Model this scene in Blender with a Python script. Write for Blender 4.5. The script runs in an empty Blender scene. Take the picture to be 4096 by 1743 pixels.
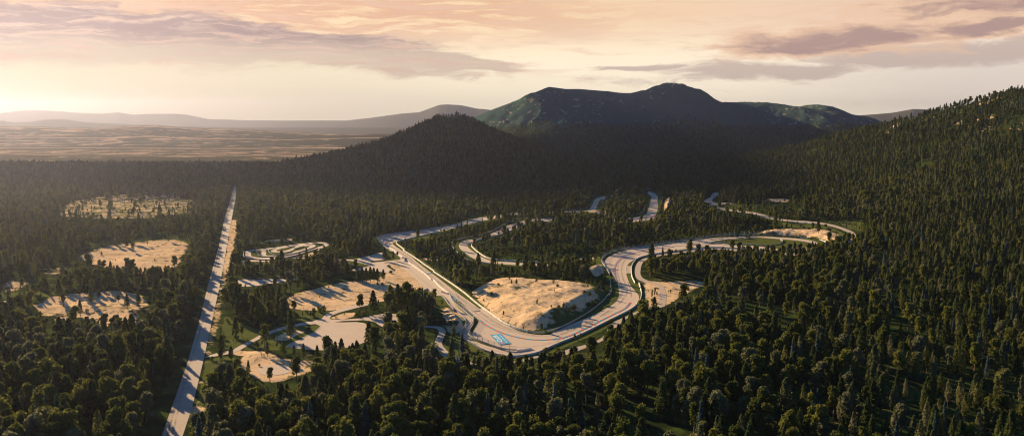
import bpy, math, random
import numpy as np
from mathutils import Vector
from mathutils.geometry import tessellate_polygon
RNG = np.random.default_rng(7)
random.seed(7)
scene = bpy.context.scene
COL = scene.collection

# ------------------------------------------------------------------ camera
W, HH, F, CX, CY, HZ = 4096.0, 1743.0, 3547.0, 2048.0, 871.5, 482.0
CAMH = 130.0
PITCH = math.atan((CY - HZ) / F)
cp, sp_ = math.cos(PITCH), math.sin(PITCH)
cam_d = bpy.data.cameras.new('camera')
cam = bpy.data.objects.new('camera', cam_d); COL.objects.link(cam)
cam.location = (0, 0, CAMH)
cam.rotation_euler = (math.pi / 2 - PITCH, 0, 0)
cam_d.sensor_width = 36.0
cam_d.lens = 36.0 * F / W
cam_d.clip_start = 1.0
cam_d.clip_end = 60000.0
scene.camera = cam

REG = {'i1': (900, 900, 1.827), 'i2': (1700, 900, 1.827), 'i3': (2400, 700, 1.8264), 'i4': (0, 700, 1.5655),
       'i5': (500, 1250, 2.223), 'i6': (1400, 700, 2.342), 'i7': (2700, 1200, 1.845), 'i8': (0, 380, 1.717),
       'z1': (1500, 300, 1.7173), 'z2': (2700, 300, 1.845), 'z3': (0, 0, 1.2578), 'z4': (2048, 0, 1.2578), 'z5': (1700, 1150, 3.132), 'z6': (2350, 950, 3.131),
       'z7': (900, 940, 3.22), 'z8': (1400, 1050, 3.654), 'z9': (1560, 1000, 9.135), 'z11': (980, 1380, 9.135),
       'z12': (1300, 1230, 12.18), 'z13': (1930, 1310, 12.18), 'z14': (2200, 730, 4.6), 'z15': (1480, 900, 6.85),
       'z16': (2850, 880, 4.293), 's': (0, 0, 1.0)}


def px(reg, pts):
    ox, oy, s = REG[reg]
    return [(ox + x / s, oy + y / s) for x, y in pts]


def ray(x, y):
    a, u = (x - CX) / F, -(y - CY) / F
    return a, cp + u * sp_, u * cp - sp_          # X, Y, Z direction


def ground(x, y, z=0.0):
    dx, dy, dz = ray(x, y)
    s = (z - CAMH) / dz
    return dx * s, dy * s


def G(*segs):
    """image points, in any of the survey crops, turned into points of the flat valley floor"""
    out = []
    for reg, pts in segs:
        out += [ground(x, y) for x, y in px(reg, pts)]
    return out


def to_px(X, Y, Z):
    Z = Z - CAMH
    fwd = Y * cp - Z * sp_
    up = Y * sp_ + Z * cp
    return CX + F * X / fwd, CY - F * up / fwd


def smooth(u):
    u = np.clip(u, 0, 1)
    return u * u * (3 - 2 * u)


# ------------------------------------------------------------------ noise
_perm = RNG.random((8, 256, 256))


def vnoise(x, y, k=0):
    xi, yi = np.floor(x).astype(int), np.floor(y).astype(int)
    fx, fy = x - xi, y - yi
    fx, fy = fx * fx * (3 - 2 * fx), fy * fy * (3 - 2 * fy)
    T = _perm[k % 8]
    g = lambda a, b: T[a % 256, b % 256]
    return (g(xi, yi) * (1 - fx) + g(xi + 1, yi) * fx) * (1 - fy) + (g(xi, yi + 1) * (1 - fx) + g(xi + 1, yi + 1) * fx) * fy


def fbm(x, y, k=0, o=4):
    s, a, t = 0, 1.0, 0
    for i in range(o):
        s = s + a * (vnoise(x * 2 ** i + 17 * i, y * 2 ** i + 5 * i, k + i) - .5)
        t += a; a *= .5
    return s / t * 2


# ------------------------------------------------------------------ properties
def tag(o, label=None, cat=None, group=None, kind=None):
    if label: o['label'] = label
    if cat: o['category'] = cat
    if group: o['group'] = group
    if kind: o['kind'] = kind
    return o


def mesh_obj(name, verts, faces, mat, parent=None, smooth_=False):
    me = bpy.data.meshes.new(name)
    me.from_pydata([tuple(v) for v in verts], [], [tuple(f) for f in faces])
    for m in (mat if isinstance(mat, (list, tuple)) else [mat]):
        me.materials.append(m)
    if smooth_:
        me.polygons.foreach_set('use_smooth', [True] * len(me.polygons))
    o = bpy.data.objects.new(name, me); COL.objects.link(o)
    if parent: o.parent = parent
    return o


def empty(name, loc=(0, 0, 0), rz=0):
    o = bpy.data.objects.new(name, None); COL.objects.link(o)
    o.location = loc; o.rotation_euler = (0, 0, rz); o.empty_display_size = .5
    return o


# ------------------------------------------------------------------ materials
def new_mat(name):
    m = bpy.data.materials.new(name); m.use_nodes = True
    nt = m.node_tree; nt.nodes.clear()
    out = nt.nodes.new('ShaderNodeOutputMaterial')
    return m, nt, out


class NB:
    def __init__(s, nt): s.nt = nt
    def n(s, t, **kw):
        nd = s.nt.nodes.new(t)
        for k, v in kw.items(): setattr(nd, k, v)
        return nd
    def put(s, sock, v):
        if hasattr(v, 'is_linked') or hasattr(v, 'links'): s.nt.links.new(v, sock)
        else: sock.default_value = v
    def m(s, op, a, b=0.0, c=None, clamp=False):
        nd = s.n('ShaderNodeMath', operation=op); nd.use_clamp = clamp
        s.put(nd.inputs[0], a); s.put(nd.inputs[1], b)
        if c is not None: s.put(nd.inputs[2], c)
        return nd.outputs[0]
    def ss(s, v, lo, hi):
        nd = s.n('ShaderNodeMapRange', interpolation_type='SMOOTHSTEP')
        s.put(nd.inputs[0], v); nd.inputs[1].default_value = lo; nd.inputs[2].default_value = hi
        return nd.outputs[0]
    def mix(s, f, a, b):
        nd = s.n('ShaderNodeMix', data_type='RGBA')
        s.put(nd.inputs[0], f)
        s.put(nd.inputs[6], a if not isinstance(a, tuple) else (*a[:3], 1)); s.put(nd.inputs[7], b if not isinstance(b, tuple) else (*b[:3], 1))
        return nd.outputs[2]
    def noise(s, vec, scale, detail=3, rough=.55, dist=0.0):
        nd = s.n('ShaderNodeTexNoise')
        s.nt.links.new(vec, nd.inputs['Vector'])
        nd.inputs['Scale'].default_value = scale; nd.inputs['Detail'].default_value = detail
        nd.inputs['Roughness'].default_value = rough; nd.inputs['Distortion'].default_value = dist
        return nd.outputs[0]
    def scalev(s, vec, v):
        nd = s.n('ShaderNodeVectorMath', operation='MULTIPLY')
        s.nt.links.new(vec, nd.inputs[0]); nd.inputs[1].default_value = v
        return nd.outputs[0]


def principled(nb, out, col, rough=.9, spec=.2, bump=None, metal=0):
    p = nb.n('ShaderNodeBsdfPrincipled')
    nb.put(p.inputs['Base Color'], col if not isinstance(col, tuple) else (*col[:3], 1))
    p.inputs['Roughness'].default_value = rough
    p.inputs['Specular IOR Level'].default_value = spec
    p.inputs['Metallic'].default_value = metal
    if bump is not None:
        b = nb.n('ShaderNodeBump'); nb.put(b.inputs['Height'], bump[0]); b.inputs['Strength'].default_value = bump[1]
        b.inputs['Distance'].default_value = bump[2]
        nb.nt.links.new(b.outputs[0], p.inputs['Normal'])
    nb.nt.links.new(p.outputs[0], out.inputs[0])
    return p


def simple_mat(name, col, var=.15, scale=1.0, rough=.9, spec=.06, metal=0):
    m, nt, out = new_mat(name); nb = NB(nt)
    g = nb.n('ShaderNodeNewGeometry').outputs['Position']
    n = nb.noise(g, scale, 4)
    c = nb.mix(n, tuple(x * (1 - var) for x in col), tuple(min(1, x * (1 + var)) for x in col))
    principled(nb, out, c, rough, spec, metal=metal)
    return m


def ground_mat():
    m, nt, out = new_mat('ground'); nb = NB(nt)
    pos = nb.n('ShaderNodeNewGeometry').outputs['Position']
    at = nb.n('ShaderNodeAttribute', attribute_name='mask')
    sep = nb.n('ShaderNodeSeparateColor'); nt.links.new(at.outputs['Color'], sep.inputs[0])
    sand_a, grass_a, plain_a, hill_a = sep.outputs[0], sep.outputs[1], sep.outputs[2], at.outputs['Alpha']
    n1 = nb.noise(pos, .045, 5, .6)
    n2 = nb.noise(pos, .35, 4, .65)
    n3 = nb.noise(pos, .012, 3)
    n4 = nb.noise(nb.scalev(pos, (1, 1, 1)), .11, 5, .7, .6)
    # forest floor: litter, moss and bare soil
    fl = nb.mix(nb.ss(n1, .4, .62), (.018, .026, .010), (.046, .066, .016))
    bare = nb.ss(nb.m('ADD', nb.m('MULTIPLY', n4, .75), nb.m('MULTIPLY', n3, .35)), .63, .70)
    fl = nb.mix(nb.m('MULTIPLY', bare, .55), fl, (.24, .18, .105))
    # mown verge and meadow
    gr = nb.mix(n1, (.060, .085, .020), (.125, .130, .036))
    gr = nb.mix(nb.m('MULTIPLY', nb.ss(n2, .45, .75), .5), gr, (.045, .066, .018))
    gr = nb.mix(nb.m('MULTIPLY', nb.ss(n4, .60, .70), .55), gr, (.28, .22, .13))
    # sand
    sd = nb.mix(n2, (.58, .395, .212), (.74, .515, .290))
    sd = nb.mix(nb.ss(n1, .5, .72), sd, (.42, .275, .14))
    tuft = nb.m('MULTIPLY', nb.ss(n4, .555, .60), nb.ss(n3, .38, .58))
    sd = nb.mix(nb.m('MULTIPLY', tuft, .85), sd, (.085, .095, .03))
    spk = nb.noise(nb.scalev(pos, (1, .6, 1)), .5, 2, .5)
    sd = nb.mix(nb.m('MULTIPLY', nb.ss(spk, .62, .67), .75), sd, (.10, .11, .04))
    e1 = nb.m('ADD', sand_a, nb.m('ADD', nb.m('MULTIPLY', nb.m('SUBTRACT', n4, .5), .9), nb.m('MULTIPLY', nb.m('SUBTRACT', n1, .5), .9)))
    e2 = nb.m('ADD', grass_a, nb.m('MULTIPLY', nb.m('SUBTRACT', n4, .5), .6))
    c = nb.mix(nb.ss(e2, .42, .58), fl, gr)
    c = nb.mix(nb.ss(e1, .44, .56), c, sd)
    # distant plain, streaks of bare fields and tracks
    st = nb.noise(nb.scalev(pos, (.6, 1, 1)), .011, 7, .72, .8)
    st2 = nb.noise(nb.scalev(pos, (.3, 1, 1)), .0011, 3, .5, .3)
    sv = nb.ss(nb.m('ADD', nb.m('MULTIPLY', st, .8), nb.m('MULTIPLY', st2, .45)), .645, .72)
    pl = nb.mix(st2, (.052, .052, .030), (.095, .082, .052))
    wv = nb.n('ShaderNodeTexWave', wave_type='BANDS', bands_direction='Y', wave_profile='SIN')
    nt.links.new(nb.scalev(pos, (.25, 1, 1)), wv.inputs['Vector'])
    wv.inputs['Scale'].default_value = .00042; wv.inputs['Distortion'].default_value = 5.0
    wv.inputs['Detail'].default_value = 3; wv.inputs['Detail Scale'].default_value = 1.2
    sv = nb.m('MAXIMUM', sv, nb.m('MULTIPLY', nb.ss(wv.outputs[1], .985, .997), nb.ss(st, .35, .5)))
    pl = nb.mix(sv, pl, (.46, .31, .19))
    c = nb.mix(plain_a, c, pl)
    # mountain turf with bare sandy patches, their tan brightened to suggest sunlit spots
    h1 = nb.noise(nb.scalev(pos, (1, .5, .8)), .034, 4, .6, .4)
    h2 = nb.noise(pos, .0016, 3)
    hc = nb.mix(nb.noise(pos, .006, 5, .7), (.030, .062, .060), (.055, .096, .068))
    hr = nb.m('MULTIPLY', nb.ss(h1, .60, .64), nb.ss(h2, .42, .52))
    syz = nb.n('ShaderNodeSeparateXYZ'); nt.links.new(pos, syz.inputs[0])
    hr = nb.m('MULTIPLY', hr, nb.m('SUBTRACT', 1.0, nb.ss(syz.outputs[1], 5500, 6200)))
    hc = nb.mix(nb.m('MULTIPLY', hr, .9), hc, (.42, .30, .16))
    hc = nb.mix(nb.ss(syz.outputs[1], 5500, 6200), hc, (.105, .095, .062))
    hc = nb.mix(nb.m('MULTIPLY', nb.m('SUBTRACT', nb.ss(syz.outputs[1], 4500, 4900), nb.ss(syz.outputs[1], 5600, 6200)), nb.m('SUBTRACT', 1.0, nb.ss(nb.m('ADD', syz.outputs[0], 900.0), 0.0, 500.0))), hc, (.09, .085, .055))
    c = nb.mix(hill_a, c, hc)
    hgt = nb.m('ADD', nb.m('MULTIPLY', n4, 1.0), nb.m('MULTIPLY', n2, .35))
    principled(nb, out, c, 1.0, 0.0, (hgt, .35, .7))
    return m


def pave_mat(name, col, dark=.86, crack=True):
    m, nt, out = new_mat(name); nb = NB(nt)
    pos = nb.n('ShaderNodeNewGeometry').outputs['Position']
    n1 = nb.noise(pos, .08, 5, .65); n2 = nb.noise(pos, 1.4, 4, .7); n3 = nb.noise(nb.scalev(pos, (1, .12, 1)), .9, 3)
    c = nb.mix(n1, tuple(x * dark for x in col), tuple(x * 1.08 for x in col))
    c = nb.mix(nb.m('MULTIPLY', n2, .35), c, tuple(x * .78 for x in col))
    c = nb.mix(nb.m('MULTIPLY', nb.ss(n3, .55, .75), .25), c, tuple(x * .7 for x in col))
    if crack:
        v = nb.n('ShaderNodeTexVoronoi', feature='DISTANCE_TO_EDGE'); v.inputs['Scale'].default_value = .055
        nt.links.new(pos, v.inputs['Vector'])
        c = nb.mix(nb.m('MULTIPLY', nb.m('SUBTRACT', 1.0, nb.ss(v.outputs[0], .004, .012)), .25), c, tuple(x * .5 for x in col))
        st = nb.ss(nb.noise(pos, .025, 4, .7, 1.2), .60, .68)
        c = nb.mix(nb.m('MULTIPLY', st, .3), c, tuple(x * .72 for x in col))
    principled(nb, out, c, .95, .06)
    return m


def leaf_mat(name, c1, c2, c3, trans=.40):
    m, nt, out = new_mat(name); nb = NB(nt)
    oi = nb.n('ShaderNodeObjectInfo')
    tc = nb.n('ShaderNodeTexCoord').outputs['Object']
    n = nb.noise(tc, .55, 4, .7)
    c = nb.mix(oi.outputs['Random'], c1, c2)
    r2 = nb.m('FRACT', nb.m('MULTIPLY', oi.outputs['Random'], 17.31))
    c = nb.mix(nb.m('MULTIPLY', nb.ss(r2, .70, .88), .85), c, c3)
    br = nb.m('ADD', .35, nb.m('MULTIPLY', n, 1.3))
    vm = nb.n('ShaderNodeVectorMath', operation='SCALE'); nt.links.new(c, vm.inputs[0]); nt.links.new(br, vm.inputs['Scale'])
    d = nb.n('ShaderNodeBsdfDiffuse'); nt.links.new(vm.outputs[0], d.inputs[0])
    t = nb.n('ShaderNodeBsdfTranslucent'); nt.links.new(vm.outputs[0], t.inputs[0])
    mx = nb.n('ShaderNodeMixShader'); mx.inputs[0].default_value = trans
    nt.links.new(d.outputs[0], mx.inputs[1]); nt.links.new(t.outputs[0], mx.inputs[2])
    nt.links.new(mx.outputs[0], out.inputs[0])
    return m


M_ground = ground_mat()
M_track = pave_mat('pale_asphalt', (.56, .435, .31))
M_road = pave_mat('road_asphalt', (.45, .36, .27))
M_service = pave_mat('service_asphalt', (.45, .36, .27))
M_lot = pave_mat('lot_concrete', (.53, .41, .295))
M_conc = simple_mat('wall_concrete', (.76, .68, .56), .12, .8)
M_steel = simple_mat('galvanised_steel', (.33, .34, .36), .1, 2, .5, .5, .6)
M_white = simple_mat('white_paint', (.66, .575, .45), .08, 2)
M_red = simple_mat('red_paint', (.62, .10, .05), .1, 2)
M_blue = simple_mat('blue_paint', (.004, .31, .46), .1, 2)
M_deep = simple_mat('deep_blue_paint', (.01, .14, .38), .1, 2)
M_cream = simple_mat('cream_paint', (.80, .76, .66), .05, 2)
M_dark = simple_mat('dark_roof', (.05, .05, .055), .2, 2)
M_tyre = simple_mat('tyre_rubber', (.03, .03, .03), .2, 2)
M_bark = simple_mat('bark', (.15, .105, .07), .3, 3)
M_mown = simple_mat('mown_grass', (.088, .100, .026), .35, .12, 1.0, 0.0)
M_seam = simple_mat('asphalt_seam', (.20, .17, .145), .2, .5)

LEAF = {
    'broadleaf_tree': leaf_mat('broadleaf_leaves', (.060, .076, .018), (.150, .150, .030), (.145, .148, .080)),
    'conifer_tree': leaf_mat('conifer_needles', (.034, .052, .018), (.074, .092, .028), (.105, .114, .052)),
    'slender_tree': leaf_mat('slender_leaves', (.078, .092, .024), (.150, .150, .042), (.165, .16, .08)),
    'blue_spruce_tree': leaf_mat('spruce_needles', (.045, .085, .072), (.080, .125, .105), (.11, .14, .12)),
    'shrub': leaf_mat('shrub_leaves', (.046, .062, .018), (.085, .100, .026), (.10, .11, .04)),
}

# ------------------------------------------------------------------ surveyed outlines
circuit = G(('z15', [(1960, 65), (1500, 145), (1100, 195), (700, 245), (480, 275), (300, 310), (222, 340), (227, 390), (285, 475), (375, 565), (485, 655), (600, 735), (700, 795), (790, 860), (830, 915), (800, 950), (640, 962), (560, 985), (640, 1010), (720, 1010), (770, 1075)]),
            ('z8', [(780, 90), (900, 190), (1000, 280), (1100, 370), (1190, 440), (1190, 480), (1320, 480)]),
            ('z5', [(205, 100), (255, 155), (295, 215), (405, 315), (485, 385), (520, 430), (505, 490), (455, 560), (450, 605), (485, 645), (600, 710), (750, 790), (900, 840), (1000, 855), (1150, 855), (1300, 835), (1410, 812)]),
            ('i2', [(900, 893), (1000, 850), (1100, 810), (1200, 765), (1300, 715), (1400, 665), (1500, 612), (1545, 575)]),
            ('z6', [(620, 840), (640, 790), (638, 720), (600, 670), (540, 600), (505, 520), (485, 450), (480, 380), (510, 330), (560, 290), (650, 245), (780, 210), (900, 185), (1080, 160), (1360, 125)]),
            ('i3', [(780, 521), (860, 523), (1000, 530), (1100, 538), (1270, 552), (1400, 552), (1550, 545), (1593, 520), (1600, 500), (1540, 478), (1450, 465), (1300, 455), (1150, 447), (1000, 452), (800, 462), (600, 487), (450, 510), (250, 535)]),
            ('z6', [(400, 180), (310, 215), (240, 260), (205, 300), (210, 340), (260, 400), (310, 460), (350, 520), (372, 565), (385, 610), (395, 690), (385, 760), (340, 815), (270, 865), (100, 955), (0, 1000)]),
            ('i2', [(1050, 730), (980, 765), (930, 783)]),
            ('z5', [(1566, 590), (1450, 592), (1300, 575), (1160, 545), (1145, 530), (1100, 508), (1000, 460), (900, 395), (800, 320), (710, 250), (690, 270), (560, 175), (440, 90), (320, 0)]),
            ('z9', [(1513, 844), (1350, 720), (900, 370), (800, 270), (560, 110), (400, 10)]),
            ('z15', [(840, 680), (700, 590), (645, 545), (610, 505), (640, 475), (740, 445), (850, 425), (1000, 385), (1200, 335), (1400, 290), (1600, 240), (1850, 185)]))
back_stretch = G(('i6', [(858, 492), (1000, 455), (1100, 425), (1200, 400), (1300, 390), (1460, 362), (1590, 350), (1800, 342), (1990, 338)]),
                 ('z14', [(285, 525), (500, 520), (640, 515), (720, 490), (745, 465), (790, 380), (810, 325), (880, 280), (960, 260), (1075, 245), (1300, 200), (1500, 172), (1620, 165), (1700, 163), (1820, 165), (1900, 190), (1960, 230), (1985, 265), (1975, 330), (1985, 420), (1975, 520), (1950, 590), (1900, 660), (1800, 690), (1400, 730), (1190, 725), (1040, 720), (600, 707), (0, 692)]),
                 ('i6', [(1870, 438), (1750, 430), (1690, 432), (1640, 462), (1530, 510), (1400, 550), (1300, 575), (1200, 605), (1130, 635), (1100, 655), (1110, 680), (1160, 720), (1230, 765), (1300, 795), (1360, 808), (1500, 815), (1640, 825), (1790, 825), (1940, 820), (2030, 800), (2120, 790), (2190, 780), (2270, 768), (2270, 795), (2190, 806), (2040, 832), (1900, 845), (1640, 847), (1500, 838), (1350, 828), (1250, 812), (1150, 777), (1070, 722), (1030, 687), (1021, 652), (1050, 625), (1100, 608), (1200, 592), (1300, 557), (1390, 518), (1450, 488), (1540, 455), (1600, 437), (1680, 420), (1750, 412), (1870, 412)]),
                 ('z14', [(0, 674), (600, 670), (1000, 668), (1190, 668), (1400, 655), (1560, 640), (1670, 620), (1760, 590), (1800, 520), (1825, 440), (1850, 340), (1870, 270), (1830, 230), (1740, 183), (1660, 178), (1500, 188), (1300, 220), (1075, 275), (960, 310), (905, 345), (870, 430), (820, 500), (700, 530), (500, 540), (285, 545)]),
                 ('i6', [(1990, 352), (1800, 360), (1590, 370), (1470, 385), (1340, 408), (1230, 432), (1130, 458), (1040, 480), (900, 517), (821, 533)]))
kart = G(('z7', [(268, 210), (300, 195), (500, 175), (700, 150), (900, 120), (1100, 97), (1250, 92), (1320, 100), (1342, 118), (1320, 140), (1250, 165), (1200, 200), (1100, 235), (1000, 255), (900, 268), (750, 302), (650, 318), (500, 315), (350, 302), (282, 287), (262, 252)]))
kart_grass = [G(('z7', p)) for p in (
    [(345, 215), (375, 200), (440, 197), (470, 205), (466, 258), (500, 275), (560, 285), (480, 292), (400, 285), (345, 272)],
    [(535, 190), (600, 178), (655, 180), (600, 195), (590, 207), (620, 220), (700, 223), (800, 216), (870, 195), (920, 163), (1010, 143), (1075, 139), (1086, 150), (1050, 166), (980, 190), (900, 208), (850, 230), (750, 250), (640, 260), (540, 262), (533, 230)],
    [(655, 200), (720, 175), (800, 160), (850, 148), (905, 143), (860, 170), (810, 190), (740, 205), (680, 208)],
    [(1110, 112), (1200, 107), (1272, 112), (1268, 130), (1210, 150), (1100, 190), (900, 243), (700, 285), (690, 277), (850, 245), (1000, 208), (1120, 168), (1170, 148), (1160, 128)],
    [(740, 300), (900, 260), (1100, 203), (1200, 176), (1205, 186), (1000, 260), (900, 284), (745, 308)])]
public_road = G(('s', [(560, 1990), (698, 1596), (752, 1443), (806, 1250), (830, 1147), (875, 987), (897, 879), (926, 783), (938, 742), (942, 742), (944, 783), (926, 879), (907, 987), (878, 1147), (855, 1250), (815, 1434), (770, 1623), (678, 1900)]))
PAVES = [  # name, polygon, material, label-free structure
    ('public_road', public_road, M_road),
    ('racing_circuit', circuit, M_track),
    ('back_circuit', back_stretch, M_track),
    ('kart_track', kart, M_track),
    ('service_road', G(('z6', [(1380, 150), (1100, 188), (900, 214), (780, 245), (690, 270), (630, 310), (600, 370), (592, 440), (610, 500), (660, 540), (760, 560), (850, 580), (890, 620), (905, 700), (905, 790), (940, 850), (962, 850), (985, 800), (990, 760), (985, 690), (950, 615), (900, 575), (780, 545), (700, 510), (665, 460), (665, 400), (680, 340), (710, 295), (780, 262), (900, 235), (1080, 206), (1380, 168)])), M_service),
    ('service_road', G(('i3', [(700, 538), (860, 530), (1000, 542), (1160, 555), (1300, 566), (1450, 568), (1450, 585), (1300, 583), (1160, 575), (1000, 556), (860, 545), (700, 548)])), M_service),
    ('service_road', G(('z6', [(960, 835), (800, 872), (590, 935), (490, 985), (330, 1055), (285, 1096)]), ('i2', [(1310, 800), (1280, 830), (1180, 870), (1050, 905), (960, 940), (850, 965)]), ('z5', [(1400, 850), (1200, 905), (1050, 935), (900, 958), (700, 955), (540, 925), (420, 880), (320, 820), (240, 750), (213, 700), (225, 650), (250, 590), (262, 545), (240, 510), (200, 492), (140, 482)]), ('i1', [(1500, 738), (1420, 732), (1360, 737), (1200, 742), (1200, 757), (1360, 750), (1430, 745), (1530, 752)]), ('z5', [(150, 515), (175, 545), (160, 600), (132, 650), (122, 715), (140, 770), (220, 830), (330, 890), (420, 940), (540, 965), (700, 985), (900, 985), (1050, 962), (1200, 935), (1400, 880)]), ('i2', [(860, 985), (980, 965), (1080, 930), (1220, 880), (1320, 830), (1350, 790), (1390, 755)]), ('z6', [(480, 1020), (590, 965), (640, 945), (800, 905), (975, 855)])), M_service),
    ('access_road', G(('z7', [(-20, 358), (100, 348), (200, 332), (300, 321), (450, 324), (640, 328), (840, 288), (1000, 287), (1200, 293), (1450, 308), (1590, 313), (1700, 303), (1850, 268), (2030, 223), (2060, 245), (2040, 318), (1900, 335), (1870, 352), (2100, 333), (2190, 322), (2260, 345), (2180, 365), (2100, 352), (1900, 392), (1760, 362), (1600, 330), (1450, 322), (1200, 308), (1000, 302), (840, 303), (640, 346), (450, 343), (300, 342), (200, 350), (100, 364), (-20, 372)])), M_lot),
    ('paved_lot', G(('z8', [(50, 95), (250, 60), (420, 15), (560, 8), (680, 5), (540, 40), (640, 135), (560, 150), (420, 130), (300, 120), (50, 118)])), M_lot),
    ('paved_lot', G(('i1', [(110, 398), (190, 396), (260, 398), (340, 393), (450, 395), (500, 388), (560, 380), (560, 392), (440, 412), (300, 432), (200, 447), (120, 447)])), M_lot),
    ('paved_lot', G(('i1', [(450, 882), (560, 830), (650, 785), (700, 742), (705, 725), (720, 707), (860, 710), (960, 708), (1010, 713), (1060, 745), (1085, 790), (1070, 820), (1050, 840), (950, 880), (760, 912), (600, 907)])), M_lot),
    ('access_road', G(('i5', [(700, 400), (850, 350), (960, 335)]), ('i1', [(70, 903), (180, 845), (300, 783), (440, 738), (560, 713), (690, 688), (740, 648), (800, 625), (880, 603), (960, 583), (1050, 572), (1055, 580), (960, 605), (830, 640), (780, 662), (765, 678), (775, 689), (900, 687), (1000, 678), (1080, 660), (1180, 645), (1260, 652), (1310, 690), (1275, 730), (1290, 752), (1230, 758), (1150, 742), (1080, 703), (1010, 693), (960, 697), (860, 700), (790, 709), (715, 709), (700, 740), (660, 722), (560, 734), (480, 748), (330, 797), (200, 858), (110, 913), (70, 930)]), ('i5', [(900, 370), (720, 400)])), M_lot),
    ('paved_lot', G(('i5', [(1190, 490), (1350, 462), (1490, 488), (1510, 505), (1450, 535), (1300, 562), (1230, 555), (1180, 520)])), M_lot),
    ('service_road', G(('i3', [(758, 192), (800, 165), (848, 127), (880, 127), (850, 155), (820, 182), (850, 203), (960, 203), (985, 208), (900, 214), (862, 222), (880, 235), (960, 253), (1100, 268), (1180, 285), (1280, 312), (1400, 330), (1560, 340), (1690, 360), (1790, 390), (1855, 420), (1868, 450), (1820, 495), (1790, 505), (1845, 450), (1835, 432), (1770, 402), (1680, 374), (1560, 354), (1400, 342), (1270, 326), (1160, 298), (1080, 279), (950, 264), (865, 246), (845, 222), (800, 225), (760, 236), (765, 228), (815, 213)])), M_service),
    ('paved_track', G(('i4', [(0, 790), (90, 785), (180, 790), (180, 797), (90, 795), (0, 800)])), M_service),
    ('paved_track', G(('i4', [(1375, 706), (1430, 712), (1470, 704), (1470, 711), (1430, 719), (1370, 716)])), M_service),
]
GRASS_TOP = [
    ('verge_grass', G(('z5', [(352, 162), (398, 161), (580, 322), (672, 408), (638, 480), (598, 560), (600, 602), (640, 640), (760, 690), (900, 742), (1000, 768), (1010, 783), (850, 748), (700, 700), (600, 655), (548, 612), (543, 560), (612, 440), (602, 400), (450, 282), (360, 190)]))),
    ('verge_grass', G(('i3', [(805, 493), (900, 475), (1150, 458), (1300, 467), (1400, 475), (1500, 487), (1543, 508), (1530, 523), (1400, 534), (1270, 537), (1160, 520), (1000, 512), (880, 500)]))),
    ('verge_grass', G(('z15', [(790, 862), (826, 915), (798, 945), (700, 945), (740, 900)]))),
] + [('kart_infield_grass', p) for p in kart_grass]
ISLAND = G(('i1', [(300, 832), (400, 775), (480, 752), (560, 737), (660, 727), (698, 737), (690, 760), (640, 790), (500, 850), (440, 870), (370, 855)]))
mound = G(('i2', [(330, 487), (400, 560), (470, 628), (560, 698), (680, 748), (800, 770), (870, 772), (960, 735), (1090, 672), (1220, 592), (1330, 510), (1345, 470), (1300, 455), (1150, 450), (1000, 440), (880, 440), (700, 425), (520, 420), (400, 450)]))
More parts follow.
